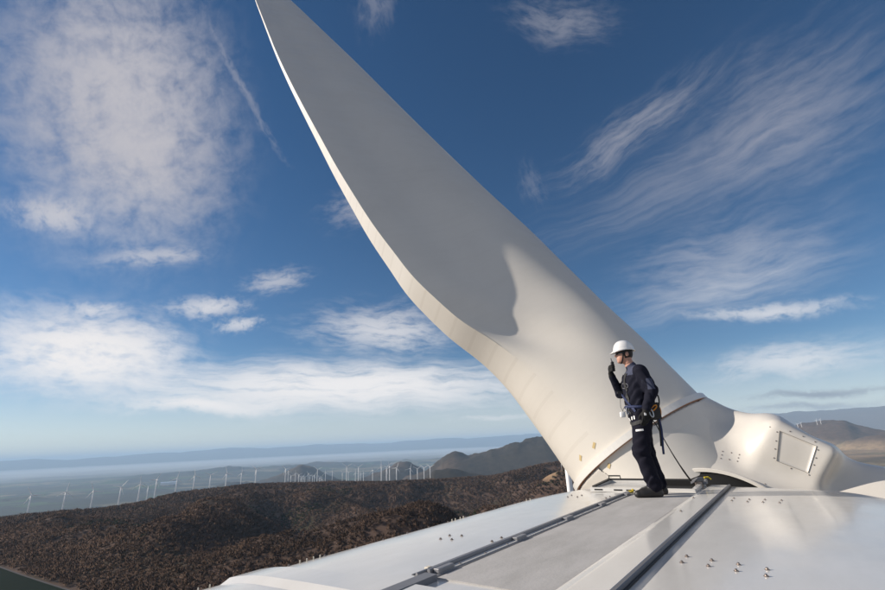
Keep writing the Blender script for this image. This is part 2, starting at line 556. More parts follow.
RIDGES = [   # distance, depth, skyline as seen from the tower top
    (7200, 750, [(195, 493), (225, 486), (258, 481), (280, 474.5), (292, 469), (299, 465.5), (302, 465.2), (309, 468.5), (320, 474), (335, 480), (350, 485), (370, 490)], 5),
    (5600, 700, [(330, 487), (352, 483), (372, 474), (386, 466), (397, 462.5), (408, 463.5), (420, 469), (435, 477), (450, 486)], 6),
    (4300, 700, [(395, 486), (412, 478), (430, 470), (443, 461), (455, 455), (470, 453), (487, 452), (505, 448), (518, 444.5), (532, 442), (545, 439.5), (560, 440), (600, 445), (660, 460), (720, 480)], 7),
    (2800, 350, [(400, 486), (425, 479), (434, 471.5), (450, 470), (470, 472), (490, 476), (520, 484)], 3),
    (4500, 420, [(240, 486), (270, 483), (300, 480.5), (340, 480), (372, 483), (400, 487)], 2),
    (9500, 1500, [(-120, 500), (0, 503), (40, 499), (80, 500.5), (110, 496), (140, 489), (170, 488), (200, 492), (240, 500)], 4),
    (14000, 2000, [(60, 487), (140, 478), (200, 470), (250, 468), (330, 464), (420, 462), (450, 459), (480, 456), (520, 459), (560, 462)], 4),
    (7000, 800, [(740, 452), (775, 437), (790, 428), (803, 424), (818, 420.5), (832, 419), (845, 420), (858, 425), (872, 428), (890, 430.5), (930, 435), (980, 448)], 5),
    (6200, 450, [(820, 452), (845, 440), (880, 434), (910, 436), (960, 452)], 3),
    (21000, 3000, [(600, 440), (680, 424), (735, 417), (780, 412.6), (810, 411.2), (840, 408.5), (870, 407), (895, 405), (960, 402), (1100, 405)], 3),
    (40000, 3500, [(-250, 473), (-60, 467.5), (0, 461.5), (30, 460.2), (60, 459.6), (100, 456.5), (150, 454), (200, 450.5), (250, 448), (300, 446.3), (350, 444), (420, 440.5), (480, 437.5), (540, 434.5), (600, 432), (680, 430)], 2),
]
RG = []
for d_, w_, pl, nz_ in RIDGES:
    q = np.array([azel(x, y) for x, y in pl])
    RG.append((d_, w_, q, nz_))


TRZ = -96.0
TRK = [ray(x, y)*(TRZ/ray(x, y)[2]) for x, y in ((-60, 548), (-25, 559), (0, 568), (22, 576), (45, 583.6), (68, 591), (110, 603), (150, 612))]


def track_dist(x, y, signed=False):
    best = np.full(np.shape(x), 1e9); sd = np.zeros(np.shape(x))
    for i in range(len(TRK)-1):
        A = TRK[i][:2]; B = TRK[i+1][:2]; v = B-A
        t = np.clip(((x-A[0])*v[0]+(y-A[1])*v[1])/(v@v), 0, 1)
        q = np.hypot(x-A[0]-t*v[0], y-A[1]-t*v[1])
        c = np.sign(v[0]*(y-A[1])-v[1]*(x-A[0]))
        sd = np.where(q < best, c, sd); best = np.minimum(best, q)
    return best*sd if signed else best


def terrain(x, y):
    x = np.asarray(x, float); y = np.asarray(y, float)
    r = np.hypot(x, y)+1e-6; az = np.degrees(np.arctan2(x, y))
    es, rs = near_ridge(az)
    zs = rs*np.tan(np.radians(es))
    q = np.clip(r/rs, 0, 1.0)
    z = -74*(1-q)+zs*q
    # folds in the wooded slope
    fade = np.clip((r-120)/250, 0, 1)*np.clip((rs*.97-r)/600, .05, 1)
    fold = fbm(N1, x/330+3.1, y/210+1.7, 4)
    rid = 1-np.abs(fbm(N2, (x*.8+y*.45)/190+7, (y*.8-x*.45)/420+2, 3))*1.6
    z = z+fade*(fold*66+(rid-.5)*50-20)
    z = np.minimum(z, np.where(r < rs, r*np.tan(np.radians(es))-3, 1e9))
    dt = track_dist(x, y)
    wt = np.clip(1-(dt-25)/110, 0, 1); wt = wt*wt*(3-2*wt)
    z = z*(1-wt)+TRZ*wt
    # beyond its edge the ridge drops to the valley
    over = np.maximum(r-rs, 0)
    z = z-over*.42*np.clip(over/150, 0, 1)
    val = ZV+fbm(N3, x/2600, y/2600, 5)*42+np.clip((r-9000)/30000, 0, 1)*30
    sr = np.clip((az-24)/9, 0, 1); val = val*(1-sr)+(-235+fbm(N3, x/1400, y/1400, 5)*30)*sr
    for d_, w_, pl, nz_ in RG:
        e = np.interp(az, pl[:, 0], pl[:, 1], left=-20, right=-20)
        out = (az < pl[0, 0]) | (az > pl[-1, 0])
        e = np.where(out, -20, e)
        top = d_*np.tan(np.radians(e))
        rough = fbm(N2, x/(d_*.045), y/(d_*.045), 5)
        g = np.exp(-((r-d_)/w_*(1+.22*rough))**2)
        h_ = np.maximum(top-ZV, 0)*g+rough*nz_*d_*.0011*g*2.0
        h_ = np.where(out, 0, h_)
        val = np.maximum(val, ZV+h_)+0
    return np.maximum(z, val)


azs = np.concatenate([np.arange(-180, -58, 3.0), np.arange(-58, 60, .16), np.arange(60, 180.1, 3.0)])
rs_ = np.concatenate([[0, 8, 20], np.geomspace(35, 2600, 300), np.geomspace(2640, 16000, 260), np.geomspace(16200, 62000, 110)])
AZ, RR = np.meshgrid(np.radians(azs), rs_, indexing='ij')
TX, TY = RR*np.sin(AZ), RR*np.cos(AZ)
TZ = terrain(TX, TY)
na, nr = AZ.shape
tv = np.stack([TX, TY, TZ], -1).reshape(-1, 3)
ii, jj = np.meshgrid(np.arange(na-1), np.arange(nr-1), indexing='ij')
i0 = (ii*nr+jj).ravel()
tf = np.stack([i0, i0+1, i0+nr+1, i0+nr], 1)
# ground colours (albedo): bare wood, meadow, ploughland, scrub
rr = RR.ravel(); azd = np.degrees(AZ.ravel()); px_, py_ = TX.ravel(), TY.ravel(); zz = TZ.ravel()


def mixc(c0, c1, t):
    return c0*(1-t[:, None])+np.array(c1)*t[:, None]


col = np.tile(np.array([.085, .056, .042]), (len(rr), 1))
n_a = fbm(N3, px_/90, py_/90, 4)
col = mixc(col, (.036, .034, .016), np.clip(n_a*2.0-.25, 0, .8))
# valley: fields as an irregular patchwork stretched along the terraces
fx = px_/640+fbm(N1, px_/900, py_/900, 3)*1.2; fy = py_/330+fbm(N2, px_/900+5, py_/900, 3)*1.2
cell = N1.t[(np.floor(fx).astype(int)) % 256, (np.floor(fy).astype(int)) % 256]
fcol = np.tile(np.array([.045, .045, .038]), (len(rr), 1))
fcol = mixc(fcol, (.062, .10, .036), (cell > .52).astype(float)*.85)
fcol = mixc(fcol, (.21, .165, .105), (cell > .74).astype(float)*.8)
fcol = mixc(fcol, (.045, .043, .028), np.clip(fbm(N2, px_/1500, py_/700, 5)*3+.25, 0, 1))
tan_side = np.clip((azd-28)/8, 0, 1)
fcol = mixc(fcol, (.30, .21, .125), tan_side*.9*np.clip(.85+fbm(N3, px_/700, py_/350, 4)*1.2, .2, 1))
hill = np.clip((zz-(ZV+60+np.clip((azd-24)/9, 0, 1)*265))/60, 0, 1)
hcol = mixc(np.tile(np.array([.042, .035, .026]), (len(rr), 1)), (.085, .060, .042), np.clip(fbm(N1, px_/400, py_/400, 5)*2.2, 0, 1))
hcol = mixc(hcol, (.105, .068, .046), tan_side*.8)
far = fcol*1.0; far = far*(1-hill[:, None])+hcol*hill[:, None]
es_, rsk = near_ridge(azd)
isfar = np.clip((rr-rsk*1.05)/200, 0, 1)
col = col*(1-isfar[:, None])+far*isfar[:, None]
# sandy clearing below the front of the roof
SA, _ = azel(551, 482); SR = 980.0
SX, SY = SR*sin(radians(SA)), SR*cos(radians(SA))


def clearing(x, y):
    dx, dy = x-SX, y-SY
    ra = radians(SA); tx = dx*cos(ra)-dy*sin(ra); ty = dx*sin(ra)+dy*cos(ra)
    return (tx/34)**2+(ty/95)**2+fbm(N3, x/25, y/25, 3)*.5


cl = np.clip((1.1-clearing(px_, py_))*3, 0, 1)
col = mixc(col, (.30, .20, .12), cl)

terr_me = mesh_of('terrain', tv, tf, [], True)
ca = terr_me.color_attributes.new('ground', 'FLOAT_COLOR', 'POINT')
ca.data.foreach_set('color', np.concatenate([col, np.ones((len(col), 1))], 1).ravel().astype(np.float32))
mt = bpy.data.materials.new('ground_cover'); mt.use_nodes = True
n = mt.node_tree.nodes; l = mt.node_tree.links; p = n['Principled BSDF']
p.inputs['Roughness'].default_value = .95; p.inputs['Specular IOR Level'].default_value = .1
at = n.new('ShaderNodeAttribute'); at.attribute_name = 'ground'
tcn = n.new('ShaderNodeTexCoord')
t1 = n.new('ShaderNodeTexNoise'); t1.inputs['Scale'].default_value = .02; t1.inputs['Detail'].default_value = 10; t1.inputs['Roughness'].default_value = .7
l.new(tcn.outputs['Object'], t1.inputs['Vector'])
mr = n.new('ShaderNodeMapRange'); mr.inputs['From Min'].default_value = .3; mr.inputs['From Max'].default_value = .7; mr.inputs['To Min'].default_value = .6; mr.inputs['To Max'].default_value = 1.35
l.new(t1.outputs['Fac'], mr.inputs['Value'])
vm = n.new('ShaderNodeVectorMath'); vm.operation = 'SCALE'
l.new(at.outputs['Color'], vm.inputs[0]); l.new(mr.outputs[0], vm.inputs['Scale']); l.new(vm.outputs[0], p.inputs['Base Color'])
terr_me.materials.append(mt)
terr = bpy.data.objects.new('terrain', terr_me); COL.objects.link(terr)
tag(terr, kind='structure')

# haze: one closed box of pale air around everything
hv, hf = box((0, 0, (ZV-80+520)/2), (66000, 66000, (520-(ZV-80))/2))
hz_me = mesh_of('haze', hv, hf, [])
mh = bpy.data.materials.new('haze_air'); mh.use_nodes = True
n = mh.node_tree.nodes; l = mh.node_tree.links; n.remove(n['Principled BSDF'])
pv = n.new('ShaderNodeVolumePrincipled')
pv.inputs['Color'].default_value = (.54, .76, 1.0, 1)
pv.inputs['Density'].default_value = 4.6e-5
pv.inputs['Anisotropy'].default_value = .0
l.new(pv.outputs[0], n['Material Output'].inputs['Volume'])
hz_me.materials.append(mh)
hz = bpy.data.objects.new('haze', hz_me); COL.objects.link(hz)
tag(hz, kind='stuff')

# the white mist lying over the far plain: a wedge of denser air
aa = np.radians(np.arange(-75, 24.1, 3.0)); V, F = [], []
MR = [(15000, -30), (20000, 60), (27000, 150), (36500, 170)]
for t in aa:
    for r_, hz_ in MR:
        k_ = min(1.0, (radians(24)-t)/radians(22))
        V.append((r_*sin(t), r_*cos(t), ZV+15+hz_*k_))
    for r_ in (36500, 15000):
        V.append((r_*sin(t), r_*cos(t), ZV-75))
m_ = 6
for i in range(len(aa)-1):
    for k in range(m_):
        F.append((i*m_+k, i*m_+(k+1) % m_, (i+1)*m_+(k+1) % m_, (i+1)*m_+k))
F.append(tuple(range(m_))[::-1]); F.append(tuple((len(aa)-1)*m_+k for k in range(m_)))
mm = mesh_of('valley_mist', V, F, [])
import bmesh
bm = bmesh.new(); bm.from_mesh(mm); bmesh.ops.recalc_face_normals(bm, faces=bm.faces); bm.to_mesh(mm); bm.free()
mh2 = bpy.data.materials.new('mist_air'); mh2.use_nodes = True
n = mh2.node_tree.nodes; l = mh2.node_tree.links; n.remove(n['Principled BSDF'])
pv = n.new('ShaderNodeVolumePrincipled'); pv.inputs['Color'].default_value = (.97, .98, 1, 1); pv.inputs['Density'].default_value = 1.9e-4
l.new(pv.outputs[0], n['Material Output'].inputs['Volume']); mm.materials.append(mh2)
mist = bpy.data.objects.new('valley_mist', mm); COL.objects.link(mist)
tag(mist, 'pale mist lying over the far plain below the distant range', 'mist', kind='stuff')

# ---- meadow and track at the lower left (on the ground, far below)
M_meadow = mat('meadow', (.012, .020, .014), .98, spec=.02, noise=(.05, .5, (.018, .022, .012)))
M_track = mat('gravel_track', (.10, .095, .095), .98, spec=.05, noise=(.3, .5, (.08, .075, .07)))


def ground_at(px, py):
    d = ray(px, py); d = d/np.linalg.norm(d)
    t = np.geomspace(60, 30000, 4000)
    P = t[:, None]*d
    below = np.where(P[:, 2] < terrain(P[:, 0], P[:, 1]))[0]
    return P[below[0]] if len(below) else P[-1]


# densify the track
tr = []
for i in range(len(TRK)-1):
    for t in np.linspace(0, 1, 14, endpoint=False):
        tr.append(TRK[i]*(1-t)+TRK[i+1]*t)
V = []; F = []
for i, q in enumerate(tr):
    t = tr[min(i+1, len(tr)-1)]-tr[max(i-1, 0)]; s = np.array([-t[1], t[0], 0]); s /= np.linalg.norm(s)
    for k, o in enumerate((-.9, 0, .9)):
        c = q+s*o; V.append((c[0], c[1], float(terrain(c[0], c[1]))+.7))
    if i:
        b0 = (i-1)*3
        F += [(b0, b0+1, b0+4, b0+3), (b0+1, b0+2, b0+5, b0+4)]
trk = bpy.data.objects.new('track', mesh_of('track', V, F, M_track, True)); COL.objects.link(trk); tag(trk, kind='structure')
V = []; F = []; K = 26
for i, q in enumerate(tr):
    t = tr[min(i+1, len(tr)-1)]-tr[max(i-1, 0)]; s = np.array([-t[1], t[0], 0]); s /= np.linalg.norm(s)
    if s@np.array(q) > 0: s = -s
    for k in range(K):
        c = q+s*(.85+k*7.0); V.append((c[0], c[1], float(terrain(c[0], c[1]))+.5))
    if i:
        for k in range(K-1):
            b0 = (i-1)*K+k; F.append((b0, b0+1, b0+K+1, b0+K))
mdw = bpy.data.objects.new('meadow', mesh_of('meadow', V, F, M_meadow, True)); COL.objects.link(mdw); tag(mdw, kind='structure')

# ---- the bare winter wood on the slope: one mass of leafless crowns
M_wood = bpy.data.materials.new('bare_twigs'); M_wood.use_nodes = True
n = M_wood.node_tree.nodes; l = M_wood.node_tree.links; p = n['Principled BSDF']
p.inputs['Roughness'].default_value = .95; p.inputs['Specular IOR Level'].default_value = .05
at = n.new('ShaderNodeAttribute'); at.attribute_name = 'twig'; l.new(at.outputs['Color'], p.inputs['Base Color'])


def scatter():
    out = []
    for r0, r1, sp in ((230, 700, 4.1), (700, 1150, 5.2), (1150, 2050, 7.6)):
        a0, a1 = radians(-53), radians(22)
        area = (a1-a0)*(r1*r1-r0*r0)/2
        m = int(area/(sp*sp))
        a = rng.uniform(a0, a1, m); r = np.sqrt(rng.uniform(r0*r0, r1*r1, m))
        x, y = r*np.sin(a), r*np.cos(a)
        _, rsx = near_ridge(np.degrees(a))
        k = (r < rsx*1.03) & (clearing(x, y) > 1.0)
        sd_ = track_dist(x, y, True)*near_sign
        nt_ = (sd_ < -3.2) | (sd_ > 190)
        md = True
        thin = fbm(N2, x/140+9, y/140, 4) > -.62
        k &= nt_ & md & thin
        out.append(np.stack([x[k], y[k], np.full(k.sum(), sp)], 1))
    return np.concatenate(out)


near_sign = float(np.sign(track_dist(np.array(0.0), np.array(0.0), True)))
TP = scatter()
NT = len(TP)
tz = terrain(TP[:, 0], TP[:, 1])
QN = 56
size = TP[:, 2]*rng.uniform(.85, 1.25, NT)*(1+.2*fbm(N1, TP[:, 0]/60, TP[:, 1]/60, 2))
hgt = size*rng.uniform(.70, 1.0, NT)
# each crown: fine leafless twigs fanning up and out through an egg-shaped volume
u = rng.normal(size=(NT, QN, 3)); u /= np.linalg.norm(u, axis=2, keepdims=True)
u[..., 2] = np.abs(u[..., 2])*1.1-.2
rad = rng.uniform(.25, .85, (NT, QN, 1))
cen = u*rad*np.stack([size*.60, size*.60, hgt*.55], 1)[:, None, :]
cen[..., 2] += hgt[:, None]*.42
cen += np.stack([TP[:, 0], TP[:, 1], tz], 1)[:, None, :]
un = u*.42+np.array((0, 0, .85)); un /= np.linalg.norm(un, axis=2, keepdims=True)
dr = u*.75+np.array((0, 0, .55))+rng.normal(scale=.35, size=u.shape); dr /= np.linalg.norm(dr, axis=2, keepdims=True)
e1 = np.cross(dr, rng.normal(size=u.shape)); e1 /= np.linalg.norm(e1, axis=2, keepdims=True)
hs = size[:, None, None]*rng.uniform(.28, .50, (NT, QN, 1))
wd = size[:, None, None]*rng.uniform(.035, .07, (NT, QN, 1))
v0 = cen-e1*wd; v1 = cen+e1*wd; v2 = cen+dr*hs
VV = np.stack([v0, v1, v2], 2).reshape(-1, 3)
FF = np.arange(NT*QN*3).reshape(-1, 3)
wm = bpy.data.meshes.new('bare_wood')
wm.vertices.add(len(VV)); wm.vertices.foreach_set('co', VV.ravel().astype(np.float32))
wm.loops.add(len(VV)); wm.loops.foreach_set('vertex_index', FF.ravel().astype(np.int32))
wm.polygons.add(len(FF)); wm.polygons.foreach_set('loop_start', np.arange(0, len(VV), 3, dtype=np.int32))
wm.update(calc_edges=True)
base = np.array([.145, .096, .069])
tone = rng.uniform(.88, 1.12, NT)*(1+.5*fbm(N3, TP[:, 0]/110, TP[:, 1]/110, 3))
tc_ = base[None]*tone[:, None]
ever = (fbm(N2, TP[:, 0]/170+4, TP[:, 1]/120, 4) > .26) & (rng.random(NT) < .55)
tc_[ever] = np.array([.040, .046, .02])*rng.uniform(.7, 1.3, (ever.sum(), 1))
ca = wm.color_attributes.new('twig', 'FLOAT_COLOR', 'POINT')
cv = np.repeat(tc_, QN*3, 0)*np.repeat(rng.uniform(.9, 1.1, NT*QN), 3)[:, None]
ca.data.foreach_set('color', np.concatenate([cv, np.ones((len(cv), 1))], 1).ravel().astype(np.float32))
nrm = (v0*0+un+rng.normal(scale=.12, size=un.shape)); nrm /= np.linalg.norm(nrm, axis=2, keepdims=True)
wm.polygons.foreach_set('use_smooth', np.ones(len(FF), bool))
wm.normals_split_custom_set_from_vertices(np.repeat(nrm.reshape(-1, 3), 3, 0).astype(np.float32))
wm.materials.append(M_wood)
wood = bpy.data.objects.new('bare_wood', wm); COL.objects.link(wood)
tag(wood, 'brown leafless winter wood covering the whole slope below the tower', 'wood', kind='stuff')

# ------------------------------------------------------------------ distant wind turbines
tower_me = {}


def turbine_meshes(Ht, Rb):
    key = (Ht, Rb)
    if key in tower_me: return tower_me[key]
    tw = mesh_of('tower', *lathe([(2.1, -6), (2.05, 0), (1.75, Ht*.5), (1.35, Ht-1.2)], 12), M_turb, True)
    nv, nf = box((1.2, 0, Ht), (4.0, 1.5, 1.5), .5)
    nc = mesh_of('nacelle', nv, nf, M_turb)
    hubv, hubf = lathe([(.2, -1.3), (.9, -.8), (1.25, 0), (1.3, .9)], 10)
    hb = mesh_of('hub', [(-p[2]-0.3, p[0], p[1]) for p in hubv], [f[::-1] for f in hubf], M_turb, True)
    pv_ = []
    for s, c, t, off in ((0.6, 1.0, .9, 0), (2.5, 1.1, .9, 0), (5, 2.3, .5, .25), (Rb*.5, 1.5, .28, .15), (Rb*.8, .9, .15, .05), (Rb, .25, .06, 0)):
        for k in range(8):
            an = 2*pi*k/8
            pv_.append((t*.5*sin(an), c*.6*cos(an)+off, s))
    bf = []
    for i in range(5):
        for k in range(8):
            bf.append((i*8+k, i*8+(k+1) % 8, i*8+8+(k+1) % 8, i*8+8+k))
    bf.append(tuple(range(8))[::-1]); bf.append(tuple(range(40, 48)))
    bl = mesh_of('blade', pv_, bf, M_turb, True)
    tower_me[key] = (tw, nc, hb, bl)
    return tower_me[key]


def turbine(pos, yaw, roll, label, group, Ht=60, Rb=29):
    tw, nc, hb, bl = turbine_meshes(Ht, Rb)
    r = bpy.data.objects.new('wind_turbine', None); COL.objects.link(r)
    r.location = pos; r.rotation_euler = (0, 0, yaw)
    tag(r, label, 'wind turbine', group)
    for nm, me in (('tower', tw), ('nacelle', nc), ('hub', hb)):
        o = bpy.data.objects.new(nm, me); COL.objects.link(o); o.parent = r
        if nm == 'hub': o.location = (-3.0, 0, Ht)
    for k in range(3):
        o = bpy.data.objects.new('blade', bl); COL.objects.link(o); o.parent = r
        o.location = (-3.5, 0, Ht); o.rotation_euler = (roll+k*2*pi/3, 0, 0)
    return r


# base px, hub px -> distance from the apparent height of a 60 m tower
def place(bx, by, hx, hy, Ht=60.0):
    db = ray(bx, by); dh = ray(hx, hy)
    # same horizontal direction; solve the horizontal distance D from the height difference
    tb = db[2]/np.hypot(db[0], db[1]); th = dh[2]/np.hypot(dh[0], dh[1])
    D = Ht/(th-tb)
    a = atan2(db[0], db[1])
    return np.array((D*sin(a), D*cos(a), D*tb)), D, a


ROW = [(26.4, 517, 31.3, 495.5, .5, 'far left wind turbine of the ridge row, nearest the edge of the view'),
       (61.7, 512.6, 66.4, 492, 2.0, 'second wind turbine from the left end of the ridge row'),
       (89.9, 511.1, 93.2, 491.1, .35, 'third wind turbine from the left end of the ridge row, one blade raised steeply'),
       (117.9, 506.3, 120.1, 487.2, 1.4, 'fourth wind turbine from the left end of the ridge row'),
       (137.4, 502.7, 139.3, 484.5, 0.05, 'fifth ridge wind turbine, one blade straight up, beside a smaller one'),
       (146.4, 499.8, 147.2, 486.4, .9, 'small farther wind turbine between the fifth and sixth of the ridge row'),
       (154.3, 498, 155.9, 480, 1.5, 'ridge wind turbine just right of the small farther one'),
       (175, 495, 176.5, 478.5, 1.9, 'ridge wind turbine just right of the long white shed in the valley'),
       (192.8, 492, 193.9, 476, .2, 'ridge wind turbine second to the right of the white shed'),
       (209, 490.5, 210, 475.3, 1.05, 'ridge wind turbine with two raised blades in a V above the slope'),
       (225.2, 489, 226, 473.7, .3, 'ridge wind turbine directly right of the one with a V of blades'),
       (240.5, 486, 241, 473, .1, 'last wind turbine of the ridge row before the pointed hill begins'),
       (255.2, 483.8, 255.5, 469.3, .85, 'tall wind turbine left of the pointed hill, blades in a V'),
       (285, 483, 285.5, 469.3, .75, 'tall wind turbine on the left flank of the pointed hill'),
       (317, 481.7, 317.3, 469.7, .95, 'tall wind turbine on the right flank of the pointed hill'),
       (346.5, 480.7, 346.5, 466.8, 1.0, 'tall wind turbine just right of the pointed hill foot'),
       (358.4, 480.7, 358.4, 467.4, 1.1, 'tall wind turbine in the gap between the pointed and the rounded hill'),
       (372.6, 481.7, 372.4, 470.5, .15, 'shorter wind turbine left of the rounded hill, one blade upright'),
       (381.4, 481.7, 381.2, 466.8, .05, 'wind turbine at the left edge of the rounded hill, one blade upright'),
       (386.7, 483.8, 386.5, 467.4, 1.2, 'nearest wind turbine of the middle group, foot lowest on the brow'),
       (389.7, 481, 389.7, 466.8, .25, 'wind turbine close behind the nearest of the middle group'),
       (396.6, 480.9, 396, 468, 1.7, 'wind turbine before the rounded hill top, one blade pointing right'),
       (410.6, 480.9, 410.2, 468.7, 1.75, 'wind turbine before the right flank of the rounded hill'),
       (417.6, 480.7, 417.3, 469, 1.1, 'third wind turbine from the right end of the middle group'),
       (424.3, 480.5, 423.9, 468, 1.0, 'second wind turbine from the right end of the middle group'),
       (430.4, 479.2, 430, 467, .95, 'last wind turbine at the right end of the middle group')]
for bx, by, hx, hy, rl, lab in ROW:
    P, D, a = place(bx, by, hx, hy)
    g = float(terrain(P[0], P[1]))
    P[2] = max(P[2], g) if abs(P[2]-g) < 40 else P[2]
    turbine(P, -a-pi/2+random.uniform(-.5, .5)+(0 if rl != 1.5 else 1.0), rl, lab, 'wind turbines along the wooded ridge')

SMALL = [(288.5, 471.8), (291, 476), (295.5, 473.6), (299, 474.8), (301.3, 477.5), (303.2, 476.5), (305, 477.3), (308.4, 473.6), (310, 475.5),
         (312.5, 476.8), (314.5, 475.6), (319.6, 478), (321, 476.8), (322.3, 479.6), (325.5, 472.8), (332.4, 471.8), (342.5, 473), (348.5, 472.4), (355.5, 473), (360.5, 473.6), (363.6, 473)]
TINY = {288.5: 'tiny far wind turbine at the left end of the crowded cluster',
        325.5: 'tiny far wind turbine standing just right of the crowded cluster', 332.4: 'lone tiny wind turbine on the plain right of the pointed hill',
        342.5: 'tiny far wind turbine just left of the tall one at the pointed hill foot', 348.5: 'tiny far wind turbine just right of the tall one at the pointed hill foot',
        355.5: 'tiny far wind turbine just left of the tall one in the gap between the hills', 360.5: 'tiny far wind turbine just right of the tall one in the gap between the hills',
        363.6: 'last tiny far wind turbine on the right, before the rounded hill'}
for i, (hx, hy) in enumerate(SMALL):
    D = random.uniform(3500, 4400)
    d = ray(hx, hy); d = d/np.hypot(d[0], d[1])
    P = d*D; P[2] = P[2]-60
    a = atan2(d[0], d[1])
    turbine(P, -a-pi/2+random.uniform(-.6, .6), random.uniform(0, 2), TINY.get(hx, 'tiny far white wind turbine crowded in the cluster at the foot of the pointed hill'), 'tiny wind turbines around the pointed hill')
for (hx, hy), lab in zip(((796.6, 421.9), (800.2, 421.2), (815.6, 418.6), (819.5, 418.3)), ('leftmost', 'second from left', 'third from left', 'rightmost')):
    D = 6900.0; d = ray(hx, hy); d = d/np.hypot(d[0], d[1]); P = d*D
    P[2] = float(terrain(P[0], P[1]))
    turbine(P, -atan2(d[0], d[1])-pi/2, random.uniform(0, 2), lab+' of the four tiny wind turbines on the far right hill', 'tiny wind turbines on the right hill', Ht=52, Rb=24)
# neighbour tower just past the front of the roof
d = ray(569, 480); d = d/np.hypot(d[0], d[1]); P = d*285
P[2] = float(terrain(P[0], P[1]))
turbine(P, -atan2(d[0], d[1])-pi/2+1.25, pi/3, 'neighbouring wind turbine, only its white tower showing beside the big blade root', None, Ht=74, Rb=26)
# the long white shed in the valley
shp = ground_at(168, 484.8)
sv, sf = [], []
sh = bpy.data.objects.new('farm_shed', None); COL.objects.link(sh); sh.location = shp
sh.rotation_euler = (0, 0, radians(30)); tag(sh, 'long white shed on a green field in the valley', 'shed')
M_shed = mat('shed_white', (.7, .7, .72), .6); M_shedroof = mat('shed_roof', (.40, .48, .56), .5)
k_ = np.linalg.norm(shp)/FPX
v, f = box((0, 0, k_*.8), (k_*5.2, k_*2.0, k_*.8))
o = bpy.data.objects.new('wall', mesh_of('wall', v, f, M_shed)); COL.objects.link(o); o.parent = sh
hw, hd, hz0, hz1 = k_*5.4, k_*2.2, k_*1.62, k_*2.3
v = [(-hw, -hd, hz0), (hw, -hd, hz0), (hw, hd, hz0), (-hw, hd, hz0), (-hw, 0, hz1), (hw, 0, hz1)]
f = [(0, 1, 5, 4), (2, 3, 4, 5), (1, 2, 5), (3, 0, 4), (3, 2, 1, 0)]
o = bpy.data.objects.new('roof', mesh_of('roof', v, f, M_shedroof)); COL.objects.link(o); o.parent = sh

# ------------------------------------------------------------------ nacelle roof (near)
HR = -.70                                  # roof level at the walkway
VC = 1.12
nac = Thing('wind_turbine_nacelle', 'white glossy nacelle housing of the wind turbine that the worker stands on', 'nacelle', (3.0, VC, -3.6))


def halfw(u):
    if u < 5.7: return 2.0
    s = min((u-5.7)/2.0, 1.0)
    return 1.30+.70*sqrt(max(1-s*s, 0))


def zroof(u, v):
    x = abs(v-VC)/halfw(u)
    e = max(0.0, (u-7.2)/.4)
    return HR-.055*x**2.2-.035*max(0, (x-.78)/.22)**2-.05*e*e


prof = [(-1+2*i/60.0) for i in range(61)]
us = list(np.linspace(-3.4, 5.6, 46))+list(np.linspace(5.7, 7.55, 38))
V, F = [], []
for u_ in us:
    w_ = halfw(u_); row = []
    side = [(-1.0, -2.75), (-1.03, -1.6), (-1.045, -.8), (-1.045, -.32), (-1.035, -.2), (-1.018, -.13)]
    for s_, dz in side: row.append((u_, VC+s_*w_, HR+dz))
    for s_ in prof: row.append((u_, VC+s_*w_, zroof(u_, VC+s_*w_)))
    for s_, dz in side[::-1]: row.append((u_, VC-s_*w_, HR+dz))
    V += row
m_ = len(row)
# order v from left(-1 => small v) to right
for i in range(len(us)-1):
    for j in range(m_):
        k = (j+1) % m_
        F.append((i*m_+j, (i+1)*m_+j, (i+1)*m_+k, i*m_+k))
# turned-down front lip, then the end walls
o0 = len(V); last = (len(us)-1)*m_
cv_ = np.mean(np.array(V[last:last+m_]), 0)
for j in range(m_):
    q = np.array(V[last+j]); q2 = q+np.array([.05, 0, 0]); q2[1] = cv_[1]+(q[1]-cv_[1])*.985; q2[2] -= .045; V.append(q2)
for j in range(m_):
    k = (j+1) % m_
    F.append((last+j, o0+j, o0+k, last+k))
F.append(tuple(range(o0, o0+m_)))
F.append(tuple(range(m_))[::-1])
shell = nac.part('roof_shell', V, F, M_roof, True)


def onroof(v_list, lift=0.0):
    return [(u, v, zroof(u, v)+lift) for u, v in v_list]


# cross rib over the rear joint
V, F = [], []
prf = [(1.70, -.004), (1.77, .028), (1.98, .030), (1.995, -.004)]
vs = np.linspace(VC-1.98, VC+1.985, 50)
for v_ in vs:
    V += [(u, v_, zroof(u, v_)+dz) for u, dz in prf]
for i in range(len(vs)-1):
    for k in range(3):
        F.append((i*4+k, i*4+4+k, i*4+5+k, i*4+1+k))
F.append((0, 1, 2, 3)); F.append(tuple((len(vs)-1)*4+k for k in (3, 2, 1, 0)))
nac.part('joint_rib', V, F, M_roof)


def slab(u0, u1, v0, v1, t, lift=-.004, n=40, bev=.004):
    V, F = [], []
    for u_ in np.linspace(u0, u1, n):
        for v_, dz in ((v0, lift), (v0+bev*.2, t-bev), (v0+bev, t), (v1-bev, t), (v1-bev*.2, t-bev), (v1, lift)):
            V.append((u_, v_, zroof(u_, (v0+v1)/2)+dz))
    for i in range(n-1):
        for k in range(5):
            F.append((i*6+k, i*6+6+k, i*6+7+k, i*6+1+k))
    F.append((0, 1, 2, 3, 4, 5)); F.append(tuple((n-1)*6+k for k in (5, 4, 3, 2, 1, 0)))
    return V, F


nac.part('walkway_plate', *slab(2.19, 6.42, 1.085, 1.735, .007), M_grey)
